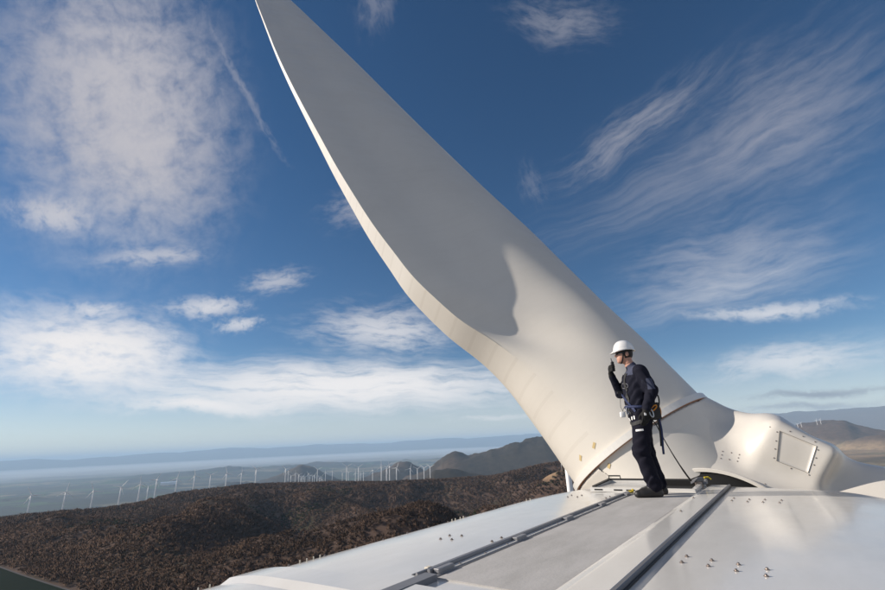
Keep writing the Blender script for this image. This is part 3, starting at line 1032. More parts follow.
# raised cover strip with a sloping near edge, then the dark edge seal
def sweep(profile, u0, u1, n=40, v_at=.95):
    V, F = [], []; m = len(profile)
    for u_ in np.linspace(u0, u1, n):
        zb = zroof(u_, v_at)
        V += [(u_, v, zb+dz) for v, dz in profile]
    for i in range(n-1):
        for k in range(m-1):
            F.append((i*m+k, i*m+m+k, i*m+m+k+1, i*m+k+1))
    F.append(tuple(range(m))); F.append(tuple((n-1)*m+k for k in reversed(range(m))))
    return V, F


nac.part('cover_strip', *sweep([(.832, -.006), (.832, .027), (.835, .03), (1.0, .03), (1.012, .029), (1.068, .010), (1.083, .009), (1.083, -.006)], -2.2, 7.18), M_roof)
nac.part('edge_seal', *sweep([(.804, -.012), (.804, .029), (.808, .033), (.827, .033), (.830, .030), (.830, -.012)], -2.2, 7.22), M_darkgrey)
nac.part('seal_lip', *sweep([(.796, -.012), (.796, .010), (.802, .013), (.802, -.012)], -2.2, 7.22), M_rubber)

# guide rail: base flange, two aluminium runners, brackets, bolts
rail = nac.part('guide_rail', *sweep([(1.755, -.004), (1.755, .010), (1.757, .012), (1.880, .012), (1.882, .010), (1.882, -.004)], 2.17, 6.22, v_at=1.8), M_alu)
for v0, v1, hgt_ in ((1.868, 1.884, .020), (1.840, 1.856, .030), (1.808, 1.828, .036)):
    nac.part('rail_runner', *sweep([(v0, .013), (v0, hgt_-.004), (v0+.004, hgt_), (v1-.004, hgt_), (v1, hgt_-.004), (v1, .013)], 2.15 if hgt_ < .033 else 2.22, 6.24, v_at=1.8), M_alu if hgt_ > .025 else M_darkgrey, parent=rail)
bolt_v, bolt_f = join(lathe([(.0125, -.004), (.0125, .003), (.0115, .004)], 12), lathe([(.0075, .004), (.0075, .010), (.0055, .012)], 6))
bolt_me = mesh_of('bolt', bolt_v, bolt_f, M_steel)
sb_v, sb_f = lathe([(.009, -.003), (.009, .003), (.0065, .006)], 8)
sbolt_me = mesh_of('bolt', sb_v, sb_f, M_steel)
pin_me = mesh_of('edge_pin', *lathe([(.005, -.02), (.005, .018), (.003, .022)], 6), M_pin)
for k in range(5):
    u_ = 2.32+k*.93
    v, f = box((u_, 1.783, zroof(u_, 1.78)+.024), (.075, .020, .012), .004)
    nac.part('rail_bracket', v, f, M_alu, parent=rail)
for k in range(14):
    u_ = 2.47+k*.29
    if any(abs(u_-(2.32+q*.93)) < .10 for q in range(5)): continue
    nac.inst('bolt', sbolt_me, (u_, 1.778, zroof(u_, 1.78)+.014), parent=rail)
# pale strip showing between runner and plate
nac.part('slot_liner', *sweep([(1.764, .0125), (1.764, .0165), (1.800, .0165), (1.800, .0125)], 2.25, 6.2, v_at=1.8), M_roof, parent=rail)
# end stop at the near end of the rail, clamp at the far end
v, f = box((2.27, 1.862, zroof(2.27, 1.86)+.026), (.018, .014, .009), .003)
nac.part('end_stop', v, f, M_pin)
v, f = join(box((6.27, 1.81, zroof(6.2, 1.8)+.022), (.022, .024, .016), .006), box((6.30, 1.785, zroof(6.2, 1.8)+.032), (.014, .010, .024), .004))
nac.part('yellow_clamp', v, f, M_yellow)
# raised grey strip continuing behind the rail on the rear roof
nac.part('roof_grey_strip', *sweep([(1.715, -.004), (1.715, .034), (1.795, .034), (1.795, -.004)], 1.30, 2.165, v_at=1.75, n=8), M_strip)

# bolts scattered over the roof
def roof_hit(px, py):
    d = ray(px, py); t = .7/abs(d[2])
    for _ in range(30):
        p = N_(d*t); z = zroof(p[0], p[1]); t += (z-d[2]*t)/d[2]*.9
    p = N_(d*t); p[2] = zroof(p[0], p[1])
    return p


BOLTS = [(687, 557), (682, 563), (712, 561), (708.5, 566.6), (738.6, 565), (736.4, 571.4), (767.3, 570), (766.4, 576.6),
         (734, 498.6), (732, 501), (749.4, 499.8), (747.5, 502), (765, 500), (763, 502.4), (781.6, 500.6), (779.6, 503),
         (449.6, 536), (461.7, 536.2), (451.8, 540), (440.5, 539.4), (492, 542), (501.5, 538.3), (567.7, 497.2), (571.6, 495.6), (577.4, 497.2), (581.8, 495.6),
         (606, 498.5), (610, 497)]
for q in BOLTS:
    nac.inst('bolt', bolt_me, roof_hit(*q))
for q in ((681, 511.5), (693.5, 498)):
    p = N_(ray(*q)*((HR+.03)/ray(*q)[2])); p[2] = HR+.029
    nac.inst('bolt', bolt_me, p)
for k in range(13):                        # small bolts just over the left shoulder
    u_ = 2.2+k*.32
    nac.inst('bolt', bolt_me, (u_, VC+.985*halfw(u_), zroof(u_, VC+.985*halfw(u_))), (-.35, 0, 0))
for u_ in (1.55, 1.62, 2.27, 2.33, 2.39, 2.45, 4.15, 4.21, 4.3, 4.36, 5.85, 5.95):
    nac.inst('edge_pin', pin_me, (u_, VC+.97*halfw(u_), zroof(u_, VC+.97*halfw(u_))))

# hatch before the hub: raised coaming, lid on the left half, black plate painted as a dark opening on the right half
hat = nac.part('hatch_lid', *box((6.86, 2.02, HR+.022), (.30, .27, .018), .006), M_roof)
U0, U1, V0, V1 = 6.50, 7.22, 1.12, 2.36


def bar(p0, p1, w, h0, h1, lift0, lift1):
    """a straight bar between two plan points, height lift..lift+h"""
    p0 = np.array(p0, float); p1 = np.array(p1, float); t = (p1-p0)/np.linalg.norm(p1-p0); s = np.array([-t[1], t[0]])*w/2
    V = []
    for p, l0, h in ((p0, lift0, h0), (p1, lift1, h1)):
        for sg, dz in ((-1, l0), (1, l0), (1, l0+h), (-1, l0+h)):
            q = p+s*sg; V.append((q[0], q[1], HR+dz))
    F = [(0, 1, 5, 4), (1, 2, 6, 5), (2, 3, 7, 6), (3, 0, 4, 7), (3, 2, 1, 0), (4, 5, 6, 7)]
    return V, F


nac.part('hatch_frame', *join(bar((U0, V0-.03), (U0, V1+.03), .06, .052, .052, -.01, -.01), bar((U0+.032, V1), (U1-.032, V1), .06, .052, .082, -.01, -.01),
                              bar((U1, V0-.03), (U1, V1+.03), .06, .082, .082, -.01, -.01), bar((U0+.032, V0), (U1-.032, V0), .05, .052, .078, -.01, -.01),
                              bar((U0+.032, 1.72), (U1-.032, 1.72), .04, .04, .06, -.01, -.01)), M_roof)
nac.part('hatch_seal', *join(bar((U0+.03, V1), (U1-.03, V1), .045, .016, .018, .043, .073), bar((U1, V0), (U1, V1+.02), .04, .022, .022, .073, .073)), M_rubber)
nac.part('hatch_shade_plate', *box((6.86, 1.42, HR+.006), (.325, .28, .006)), M_black)  # no hole is cut; the black colour paints the dark inside
nac.part('hatch_wall', *box((7.17, 1.42, HR+.045), (.006, .28, .034)), M_black)  # inner side, coloured black for the same darkness
for v_ in (2.28, 2.02, 1.86):
    nac.part('frame_slot', *box((U0-.0315, v_, HR+.016), (.002, .055, .008)), M_black)
v, f = join(tube([(6.98, 2.28, HR+.09), (6.98, 2.28, HR+.15), (6.98, 2.12, HR+.15), (6.98, 2.12, HR+.10)], .010))
nac.part('hatch_handle', v, f, M_rubber)
# neck ring between roof and rotor, coloured black to paint the shaded gap
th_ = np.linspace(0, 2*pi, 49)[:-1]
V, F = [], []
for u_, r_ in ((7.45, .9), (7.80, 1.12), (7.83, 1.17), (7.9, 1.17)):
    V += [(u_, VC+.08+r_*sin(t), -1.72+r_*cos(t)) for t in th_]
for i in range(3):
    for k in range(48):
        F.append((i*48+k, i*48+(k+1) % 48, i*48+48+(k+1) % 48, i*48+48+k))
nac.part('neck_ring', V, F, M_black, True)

# anchor plate for the lanyard
anch = Thing('anchor_plate', 'grey steel anchor plate with the lanyard strap, at the right end of the open hatch', 'anchor', (6.95, 1.13, HR))
c_, s_ = cos(.5), sin(.5)
v, f = box((0, 0, .055), (.13, .045, .022), .01)
v = [np.array((6.97+p[0]*c_*-1+p[1]*s_*-1, 1.14+p[0]*s_*-1+p[1]*c_, HR+p[2]+.04+p[0]*.25)) for p in v]
anch.part('plate', v, f, M_darkgrey)
anch.part('foot', *box((6.99, 1.13, HR+.045), (.05, .04, .045), .006), M_steel)
anch.part('lever', *join(tube([(7.08, 1.08, HR+.09), (7.10, 1.07, HR+.125), (7.13, 1.03, HR+.128), (7.14, 1.00, HR+.10)], .010)), M_yellow)
anch.part('lever_block', *box((7.09, 1.08, HR+.075), (.05, .035, .03), .008), M_alu)

# ------------------------------------------------------------------ rotor: hub cover, collar, blades
BD = ray(108, -195); BD = BD/np.linalg.norm(BD)
BP = np.cross(BD, a_); BP /= np.linalg.norm(BP)
if BP[2] > 0: BP = -BP
AP = np.cross(BP, BD); AP /= np.linalg.norm(AP)
if AP@a_ < 0: AP = -AP
P0 = ray(642.5, 448.5)*8.1
H = N_(P0-BD*2.0)                          # hub centre in nacelle coordinates
H[1] = VC+.05
Dn, BPn, APn = N_(BD), N_(BP), N_(AP)
P0n = N_(P0)
rot = Thing('wind_turbine_rotor', 'huge white rotor of the near turbine with one blade rising to the upper left', 'rotor', H)


def rotdir(p, deg):                        # turn about the rotor axis (u)
    c, s = cos(radians(deg)), sin(radians(deg))
    p = np.asarray(p, float)
    return np.stack([p[..., 0], p[..., 1]*c-p[..., 2]*s, p[..., 1]*s+p[..., 2]*c], -1)


D2, D3 = rotdir(Dn, -120), rotdir(Dn, 120)
PSI = radians(-35); KB = 3.95
er = np.array([0, sin(PSI), cos(PSI)]); et = np.array([0, -cos(PSI), sin(PSI)])


def on_u(x, y, u):
    d = ray(x, y); return N_(d*(u/(d@a_)))


WA = on_u(716, 418, 8.95); WB = on_u(762, 430, 8.72); WC = on_u(722, 456, 8.55); WD = on_u(768, 444, 8.50); WE = on_u(829, 468, 8.70); WF = on_u(872, 489, 8.75)


def hub_sdf(P):
    d = sd_cyl(P, (0, VC+.08, -1.72), (1, 0, 0), 7.88, 10.3, 1.18, 1.70, .16)
    d = smin(d, sd_cyl(P, P0n, Dn, -2.3, -.02, 1.03, 1.425, .02), .35)
    for k, D in ((-120, D2), (120, D3)):
        c = np.array(H)+D*KB
        d = smin(d, sd_cyl(P, c, D, -3.7, -.9, 1.40, 1.10, .05), .42)
        d = smin(d, sd_cyl(P, c, D, -1.3, .0, .98, 1.42, .05), .2)
    for k in range(3):
        R_ = rotdir(er, k*120); T_ = rotdir(et, k*120)
        c = np.array([9.05, H[1], H[2]+.02])+R_*1.57+T_*.03
        ax = [np.array([1., 0, 0]), R_, T_]
        d = smin(d, sd_rbox(P, c, ax, (.92, .66, .41), .12), .20)
    d = smin(d, sd_cone(P, WA, .20, WB, .20), .34)
    d = smin(d, sd_cone(P, WC, .30, WD, .26), .38)
    d = smin(d, sd_cone(P, WE, .16, WF, .22), .36)
    return d


hv_, hf_ = skin_sdf(hub_sdf, (7.7, -3.0, -5.6), (11.3, 4.3, .75), .030)
hub = rot.part('hub_cover', hv_, hf_, M_hub, True)
BV = BVHTree.FromPolygons([Vector(W(p)) for p in hv_], [tuple(map(int, f)) for f in hf_])


def hubhit(px, py):
    d = Vector(ray(px, py)).normalized()
    loc, nrm, _, _ = BV.ray_cast(Vector((0, 0, 0)), d)
    if loc is None: return None, None
    return N_(np.array(loc)), N_(np.array(nrm))


def ring(center, axis, prof, n=96):
    """ring about an axis; prof = (radius, along)"""
    axis = np.array(axis, float); x = np.cross(axis, (.3, .2, .9)); x /= np.linalg.norm(x); y = np.cross(axis, x)
    V, F = [], []; m = len(prof)
    for k in range(n):
        t = 2*pi*k/n; e = x*cos(t)+y*sin(t)
        V += [np.array(center)+e*r+axis*s for r, s in prof]
    for k in range(n):
        k2 = (k+1) % n
        for j in range(m):
            j2 = (j+1) % m
            F.append((k*m+j, k*m+j2, k2*m+j2, k2*m+j))
    return V, F


def collar(c, D):
    rot.part('blade_collar', *ring(c, D, [(1.36, .0), (1.455, .0), (1.450, .105), (1.36, .105)]), M_rim)
    rot.part('collar_seal', *ring(c, D, [(1.37, -.007), (1.444, -.007), (1.444, -.001), (1.37, -.001)]), M_rust)


collar(P0n, Dn); collar(np.array(H)+D2*KB, D2); collar(np.array(H)+D3*KB, D3)
rot.part('rear_rim', *ring((0, VC+.08, -1.72), (1, 0, 0), [(1.165, 7.79), (1.205, 7.79), (1.215, 7.80), (1.215, 7.86), (1.205, 7.885), (1.165, 7.885)]), M_hub)

# blade loft
NB = 72
ROWS = [(-1.5, 1.385, 1.385, 0.42), (-0.5, 1.385, 1.385, 0.42), (0, 1.385, 1.385, 0.42), (0.7, 1.385, 1.385, 0.406), (1.4, 1.542, 1.567, 0.392), (2.1, 1.591, 1.459, 0.378), (2.8, 1.752, 1.504, 0.364), (3.5, 2.019, 1.614, 0.345), (4.2, 2.248, 1.716, 0.324), (5, 2.446, 1.83, 0.3), (6, 2.535, 1.941, 0.27), (7, 2.602, 1.953, 0.247), (8.5, 2.613, 1.954, 0.212), (10, 2.597, 1.978, 0.186), (12, 2.523, 1.984, 0.158), (14.5, 2.424, 2.017, 0.126), (17, 2.297, 2.067, 0.105), (20, 2.084, 2.114, 0.08), (23, 1.799, 2.106, 0.068), (26, 1.497, 2.054, 0.055), (29, 1.19, 1.998, 0.043), (32, 0.844, 1.939, 0.03), (36, .55, 1.75, .02), (40, .3, 1.45, .015), (43, .1, 1.05, .012), (44.5, -.2, .6, .01)]
ROWS = np.array(ROWS)
# smooth, dense stations
tt = np.concatenate([np.linspace(-1.5, 10, 70), np.linspace(10.4, 44.5, 60)])
def cubic(x, xs, ys):
    m = np.gradient(ys, xs); i = np.clip(np.searchsorted(xs, x)-1, 0, len(xs)-2)
    h = xs[i+1]-xs[i]; s = (x-xs[i])/h
    return (2*s**3-3*s**2+1)*ys[i]+(s**3-2*s**2+s)*h*m[i]+(-2*s**3+3*s**2)*ys[i+1]+(s**3-s**2)*h*m[i+1]
def sstep(x, a0, a1):
    x = np.clip((x-a0)/(a1-a0), 0, 1); return x*x*(3-2*x)
LEA = []
def blade_mesh():
    V = []
    for t in tt:
        e1_, e2_, hf_ = (float(cubic(t, ROWS[:, 0], ROWS[:, k])) for k in (1, 2, 3))
        w = float(sstep(t, .6, 3.8)); R_ = 1.385
        ph = radians(np.interp(t, [0, 4, 10, 20, 34, 45], [60, 60, 62, 66, 70, 73]))
        c = cos(ph)*BPn-sin(ph)*APn; nn = -cos(ph)*APn-sin(ph)*BPn
        T = float(np.interp(t, [0, 3, 6, 10, 16, 24, 34, 45], [1.385, 1.12, .80, .58, .42, .30, .18, .04]))
        A0 = radians(22)
        for i in range(NB):
            al = -pi+2*pi*(i+.5)/NB
            cx, cy_ = R_*cos(al), R_*sin(al)
            if abs(al) < A0:
                x = e1_; y = hf_*(al/A0)
            else:
                q = (abs(al)-A0)/(pi-A0); s = (1+cos(q*pi))/2; x = -e2_+(e1_+e2_)*s
                pr = max(0.0, 2.98*sqrt(s)-1.26*s-3.52*s*s+2.84*s**3-1.04*s**4)
                if al > 0: y = T*pr*.9+hf_*s**1.5-.33*float(sstep(t, 1.5, 5))*T*math.exp(-((s-.68)/.2)**2)-.26*math.exp(-((t-2.5)/1.3)**2)*T*math.exp(-((s-.88)/.12)**2)
                else: y = -(T*pr+hf_*s**2)
            V.append(P0n+Dn*t+c*(cx*(1-w)+x*w)+nn*(cy_*(1-w)+y*w))
            LEA.append((1.0-(abs(al)-A0)/(pi-A0)*1.0 if abs(al) > A0 else 2.0, t, w))
    F = []
    m = NB
    for i in range(len(tt)-1):
        for k in range(m):
            F.append((i*m+k, i*m+(k+1) % m, (i+1)*m+(k+1) % m, (i+1)*m+k))
    F.append(tuple(range(m))[::-1]); F.append(tuple(range((len(tt)-1)*m, len(tt)*m)))
    return np.array(V), F


bv, bf = blade_mesh()
bl1 = rot.part('blade', bv, bf, M_blade, True, label='blade rising to the upper left of the view')
me_b = bl1.data
lat = me_b.attributes.new('blade_pos', 'FLOAT_VECTOR', 'POINT')
lat.data.foreach_set('vector', np.array(LEA, np.float32).ravel())
nt = M_blade.node_tree; n = nt.nodes; l = nt.links; p = n['Principled BSDF']
src = p.inputs['Base Color'].links[0].from_socket
at = n.new('ShaderNodeAttribute'); at.attribute_name = 'blade_pos'
sx = n.new('ShaderNodeSeparateXYZ'); l.new(at.outputs['Vector'], sx.inputs[0])
tcn = n.new('ShaderNodeTexCoord')


def bmath(op, a, b=None, c=None, clamp=False):
    q = n.new('ShaderNodeMath'); q.operation = op; q.use_clamp = clamp
    for i, v in enumerate((a, b, c)):
        if v is None: continue
        if isinstance(v, (int, float)): q.inputs[i].default_value = v
        else: l.new(v, q.inputs[i])
    return q.outputs[0]


nz1 = n.new('ShaderNodeTexNoise'); nz1.inputs['Scale'].default_value = 1.4; nz1.inputs['Detail'].default_value = 6; l.new(tcn.outputs['Object'], nz1.inputs['Vector'])
# worn, lighter coating along the leading edge of the outer blade
edge_ = bmath('MULTIPLY_ADD', nz1.outputs['Fac'], .10, sx.outputs[0])
le = bmath('MULTIPLY', bmath('LESS_THAN', edge_, .235), bmath('GREATER_THAN', sx.outputs[1], 4.5))
m1 = n.new('ShaderNodeMix'); m1.data_type = 'RGBA'; l.new(bmath('MULTIPLY', le, .9), m1.inputs[0]); l.new(src, m1.inputs[6]); m1.inputs[7].default_value = (.80, .77, .71, 1)
# grime drawn out along the chord, and faint ply lines on the thick trailing edge
cmb = n.new('ShaderNodeCombineXYZ'); l.new(bmath('MULTIPLY', sx.outputs[0], .8), cmb.inputs[0]); l.new(bmath('MULTIPLY', sx.outputs[1], 3.0), cmb.inputs[1])
nz2 = n.new('ShaderNodeTexNoise'); nz2.inputs['Scale'].default_value = 1.6; nz2.inputs['Detail'].default_value = 7; nz2.inputs['Roughness'].default_value = .7; l.new(cmb.outputs[0], nz2.inputs['Vector'])
gr = n.new('ShaderNodeMapRange'); gr.inputs['From Min'].default_value = .5; gr.inputs['From Max'].default_value = .8; gr.inputs['To Max'].default_value = .10; l.new(nz2.outputs['Fac'], gr.inputs['Value'])
m2 = n.new('ShaderNodeMix'); m2.data_type = 'RGBA'; l.new(gr.outputs[0], m2.inputs[0]); l.new(m1.outputs[2], m2.inputs[6]); m2.inputs[7].default_value = (.40, .36, .30, 1)
ply = bmath('LESS_THAN', bmath('FRACT', bmath('MULTIPLY', sx.outputs[1], 2.2)), .14)
ply = bmath('MULTIPLY', bmath('MULTIPLY', ply, bmath('GREATER_THAN', sx.outputs[0], 1.5)), bmath('LESS_THAN', sx.outputs[1], 14.0))
m3 = n.new('ShaderNodeMix'); m3.data_type = 'RGBA'; l.new(bmath('MULTIPLY', ply, .13), m3.inputs[0]); l.new(m2.outputs[2], m3.inputs[6]); m3.inputs[7].default_value = (.40, .36, .30, 1)
l.new(m3.outputs[2], p.inputs['Base Color'])
# keep the flat trailing edge crisp
import bmesh
bm = bmesh.new(); bm.from_mesh(me_b)
bmesh.ops.recalc_face_normals(bm, faces=bm.faces)
for e in bm.edges:
    if len(e.link_faces) == 2 and e.calc_face_angle(0) > radians(28): e.smooth = False
bm.to_mesh(me_b); bm.free()
for k in (-120, 120):
    o = bl1.copy(); COL.objects.link(o); o.parent = rot.o
    del o['label']
    o.rotation_euler = (radians(k), 0, 0)
    c = np.array(H)+rotdir(Dn, k)*KB-(np.array(H)+rotdir(P0n-np.array(H), k))
    o.location = c
BB = BVHTree.FromPolygons([Vector(W(p)) for p in bv], [tuple(f) for f in bf])
# ochre tape marks on the root
for (x, y, ln, an) in ((594, 445.5, .10, .6), (580.5, 458, .10, .6), (609, 466, .08, .6), (593.5, 477.5, .09, .6)):
    d = Vector(ray(x, y)).normalized(); loc, nrm, _, _ = BB.ray_cast(Vector((0, 0, 0)), d)
    if loc is None: continue
    p = N_(np.array(loc)); nn = N_(np.array(nrm)); nn = nn if nn@N_(-np.array(d)) > 0 else -nn
    t = np.cross(nn, Dn); t /= np.linalg.norm(t); t = t*cos(an)+Dn*sin(an)*-1; s = np.cross(nn, t)
    V = [p+t*ln*i*.5+s*.022*j+nn*k for k in (.002, .006) for i, j in ((-1, -1), (1, -1), (1, 1), (-1, 1))]
    rot.part('tape_mark', V, [(3, 2, 1, 0), (4, 5, 6, 7), (0, 1, 5, 4), (1, 2, 6, 5), (2, 3, 7, 6), (3, 0, 4, 7)], M_ochre)


def normal_rot(nn):
    return Vector(nn).to_track_quat('Z', 'Y').to_euler()


HB = [(722.5, 451.5), (721.7, 455), (720.8, 458.5), (731.4, 452.8), (729.3, 459.6), (739.4, 454.8), (738.4, 458), (737.4, 461.4),
      (675, 470.8), (695, 469.6), (717, 471.5), (741, 476), (765, 484), (770, 427), (777, 432), (776, 441), (775, 449), (774, 458),
      (790, 431.5), (803, 436.5), (815, 442), (818, 450), (816, 458), (814, 465), (791, 468.5), (809, 475)]
for q in HB:
    p, nn = hubhit(*q)
    if p is not None: rot.inst('bolt', sbolt_me, p, normal_rot(nn), parent=hub)
# access panel on the hub: a thin frame line round a flat plate laid on the skin
pc = [hubhit(*q) for q in ((779.5, 431), (816.5, 446.2), (808, 473), (776.5, 461))]
if all(p[0] is not None for p in pc):
    C = [p[0] for p in pc]; nn = sum(p[1] for p in pc); nn /= np.linalg.norm(nn)
    G = 9
    V, F = [], []
    for layer, lift in ((0, .001), (1, .005)):
        for i in range(G+1):
            for j in range(G+1):
                s, t = i/G, j/G
                q = (C[0]*(1-s)+C[1]*s)*(1-t)+(C[3]*(1-s)+C[2]*s)*t
                loc, nr, _, _ = BV.ray_cast(Vector(W(q+nn*.3)), Vector(W(-nn)))
                if loc is not None: q = N_(np.array(loc))
                V.append(q+nn*lift)
    gi = lambda la, i, j: la*(G+1)**2+i*(G+1)+j
    for i in range(G):
        for j in range(G):
            F.append((gi(1, i, j), gi(1, i, j+1), gi(1, i+1, j+1), gi(1, i+1, j)))
    for i in range(G):
        F += [(gi(0, i, 0), gi(0, i+1, 0), gi(1, i+1, 0), gi(1, i, 0)), (gi(0, i, G), gi(1, i, G), gi(1, i+1, G), gi(0, i+1, G)),
              (gi(0, 0, i), gi(1, 0, i), gi(1, 0, i+1), gi(0, 0, i+1)), (gi(0, G, i), gi(0, G, i+1), gi(1, G, i+1), gi(1, G, i))]
    pn = rot.part('access_panel', V, F, M_hub, True, parent=hub)
    edge = [V[gi(1, 0, j)] for j in range(G+1)]+[V[gi(1, i, G)] for i in range(1, G+1)]+[V[gi(1, G, j)] for j in range(G-1, -1, -1)]+[V[gi(1, i, 0)] for i in range(G-1, -1, -1)]
    rot.part('panel_seam', *tube([e-nn*.0005 for e in edge], .0035, 5), M_panelgap, parent=hub)

# ------------------------------------------------------------------ the worker
MB = ray(650, 496); MB = MB*((HR+.008)/MB[2])
MANG = pi/2+radians(80)
fv = np.array([cos(MANG), sin(MANG), 0.]); lv = np.array([-sin(MANG), cos(MANG), 0.])


def mw(p):                                 # worker coordinates (forward, left, up) -> world
    p = np.asarray(p, float)
    return MB+p[..., 0:1]*fv+p[..., 1:2]*lv+p[..., 2:3]*z_


def wm_(p):
    q = np.asarray(p, float)-MB
    return np.stack([q@fv, q@lv, q[..., 2]], -1)


class Local:
    def __init__(s, name, label, cat, base, group=None):
        s.base = np.array(base, float)
        s.o = bpy.data.objects.new(name, None); COL.objects.link(s.o)
        s.o.location = mw(s.base); s.o.rotation_euler = (0, 0, MANG); tag(s.o, label, cat, group)

    def part(s, name, verts, faces, m, smooth=False, parent=None, label=None, midx=None):
        me = mesh_of(name, np.asarray(verts, float)-s.base, faces, m, smooth, midx)
        o = bpy.data.objects.new(name, me); COL.objects.link(o); o.parent = parent or s.o
        if label: o['label'] = label
        return o


M_skin = mat('skin', (.50, .27, .19), .5, noise=(30, .4, (.44, .21, .15)))
M_jacket = mat('jacket_navy', (.010, .011, .020), .8, spec=.12, noise=(60, .5, (.016, .017, .028)), bump=(220, .25, .002))
M_slate = mat('patch_slate', (.060, .068, .105), .8, spec=.12, bump=(220, .25, .002))
M_trouser = mat('trouser_navy', (.009, .009, .016), .82, spec=.12, noise=(50, .5, (.014, .014, .024)), bump=(220, .25, .002))
M_glove = mat('glove_black', (.012, .012, .012), .7, spec=.2, bump=(150, .3, .002))
M_boot = mat('boot_leather', (.018, .016, .015), .5, bump=(90, .3, .002))
M_helm = mat('helmet_white', (.80, .79, .77), .28, coat=.3)
M_hair = mat('hair_dark', (.012, .010, .009), .6, bump=(200, .5, .003))
M_glass = mat('dark_lens', (.006, .006, .007), .08, coat=.6)
M_blue = mat('webbing_blue', (.012, .022, .075), .75, bump=(300, .3, .001))
M_blk = mat('webbing_black', (.014, .014, .015), .7, bump=(300, .3, .001))
M_white = mat('tag_white', (.78, .77, .75), .5)
M_orange = mat('karabiner_orange', (.62, .24, .03), .4, .2)
M_metal = mat('karabiner_steel', (.5, .5, .52), .3, .9)
M_lip = mat('lips', (.36, .13, .11), .5)

man = Local('person', 'worker in navy overalls, white helmet and harness, speaking into a radio on the roof', 'person', (0, 0, 0))
SK, JK, TR, GL, BT = 0, 1, 2, 3, 4
body = [  # kind, material, data, blend
    ('e', TR, ((-.060, 0, .95), (.146, .186, .13)), .05),
    ('e', JK, ((-.055, 0, 1.10), (.150, .188, .17)), .06),
    ('e', JK, ((-.065, 0, 1.29), (.158, .200, .21)), .06),
    ('c', JK, ((-.085, -.155, 1.445), .074, (-.085, .155, 1.445), .074), .05),
    ('c', JK, ((-.085, 0, 1.44), .085, (-.050, 0, 1.525), .066), .03),
    ('c', SK, ((-.050, 0, 1.50), .056, (-.010, 0, 1.62), .056), .015),
    ('e', SK, ((.010, 0, 1.70), (.098, .076, .112)), .03),
    ('e', SK, ((.055, 0, 1.625), (.050, .052, .052)), .03),
    ('e', SK, ((.088, 0, 1.594), (.020, .024, .018)), .02),          # chin
    ('c', SK, ((.098, 0, 1.700), .012, (.122, 0, 1.668), .0125), .012),  # nose
    ('e', SK, ((.088, 0, 1.722), (.022, .050, .014)), .015),         # brow
    ('e', SK, ((.098, 0, 1.637), (.016, .024, .008)), .006),         # upper lip
    ('e', SK, ((.096, 0, 1.624), (.015, .022, .008)), .006),         # lower lip
    ('e', SK, ((-.008, .079, 1.680), (.022, .010, .033)), .006),
    ('e', SK, ((-.008, -.079, 1.680), (.022, .010, .033)), .006),
    # legs
    ('c', TR, ((-.055, .095, .92), .124, (.030, .108, .50), .094), .05),
    ('c', TR, ((.030, .108, .50), .092, (-.045, .106, .13), .084), .03),
    ('c', TR, ((-.065, -.095, .92), .124, (-.065, -.112, .50), .094), .05),
    ('c', TR, ((-.065, -.112, .50), .092, (-.150, -.116, .13), .084), .03),
    ('c', BT, ((-.045, .105, .16), .056, (-.070, .108, .045), .050), .02),
    ('c', BT, ((-.080, .108, .036), .046, (.150, .120, .034), .044), .03),
    ('c', BT, ((-.050, .108, .085), .050, (.090, .116, .050), .046), .03),
    ('c', BT, ((-.155, -.115, .16), .056, (-.180, -.116, .045), .050), .02),
    ('c', BT, ((-.190, -.116, .036), .046, (.040, -.135, .034), .044), .03),
    ('c', BT, ((-.160, -.116, .085), .050, (-.020, -.128, .050), .046), .03),
    # left arm, hanging
    ('c', JK, ((-.105, .188, 1.43), .084, (-.178, .250, 1.185), .068), .04),
    ('c', JK, ((-.178, .250, 1.185), .068, (-.080, .266, .985), .050), .02),
    ('c', GL, ((-.078, .265, 1.000), .041, (-.062, .268, .945), .038), .01),
    ('e', GL, ((-.048, .270, .905), (.044, .022, .050)), .015),
    # right arm, raised
    ('c', JK, ((-.075, -.185, 1.43), .076, (.095, -.235, 1.215), .058), .04),
    ('c', JK, ((.095, -.235, 1.215), .058, (.178, -.130, 1.425), .044), .02),
    ('c', GL, ((.174, -.136, 1.410), .040, (.190, -.112, 1.465), .036), .01),
    ('e', GL, ((.200, -.088, 1.515), (.024, .042, .050)), .015),
]
fingers = []
for k, (fo, L) in enumerate(((.030, .92), (.009, 1.05), (-.013, 1.0), (-.034, .82))):      # left hand, relaxed curl
    r0 = np.array((-.046+fo, .272, .872))
    p1 = r0+np.array((.010, .004, -.036*L)); p2 = p1+np.array((.012, -.010, -.026*L)); p3 = p2+np.array((.006, -.018, -.016*L))
    fingers += [(r0, .0115, p1, .0110), (p1, .0110, p2, .0102), (p2, .0102, p3, .0090)]
fingers += [((-.020, .262, .930), .014, (.012, .258, .898), .012), ((.012, .258, .898), .012, (.020, .250, .868), .010)]
for k, (zo, L) in enumerate(((1.550, .95), (1.528, 1.05), (1.505, 1.0), (1.484, .85))):     # right hand closed round the radio
    r0 = np.array((.208, -.055, zo)); p1 = np.array((.206, -.012*L, zo+.004)); p2 = np.array((.188, .014*L, zo+.006)); p3 = np.array((.160, .018*L, zo+.004))
    fingers += [(r0, .0125, p1, .0115), (p1, .0115, p2, .0108), (p2, .0108, p3, .0095)]
fingers += [((.186, -.100, 1.500), .014, (.165, -.082, 1.540), .012), ((.165, -.082, 1.540), .012, (.150, -.070, 1.572), .0105)]
EDGE = [(0, .0)]


def comp(P, c):
    return sd_ell(P, *c[2]) if c[0] == 'e' else sd_cone(P, *c[2])


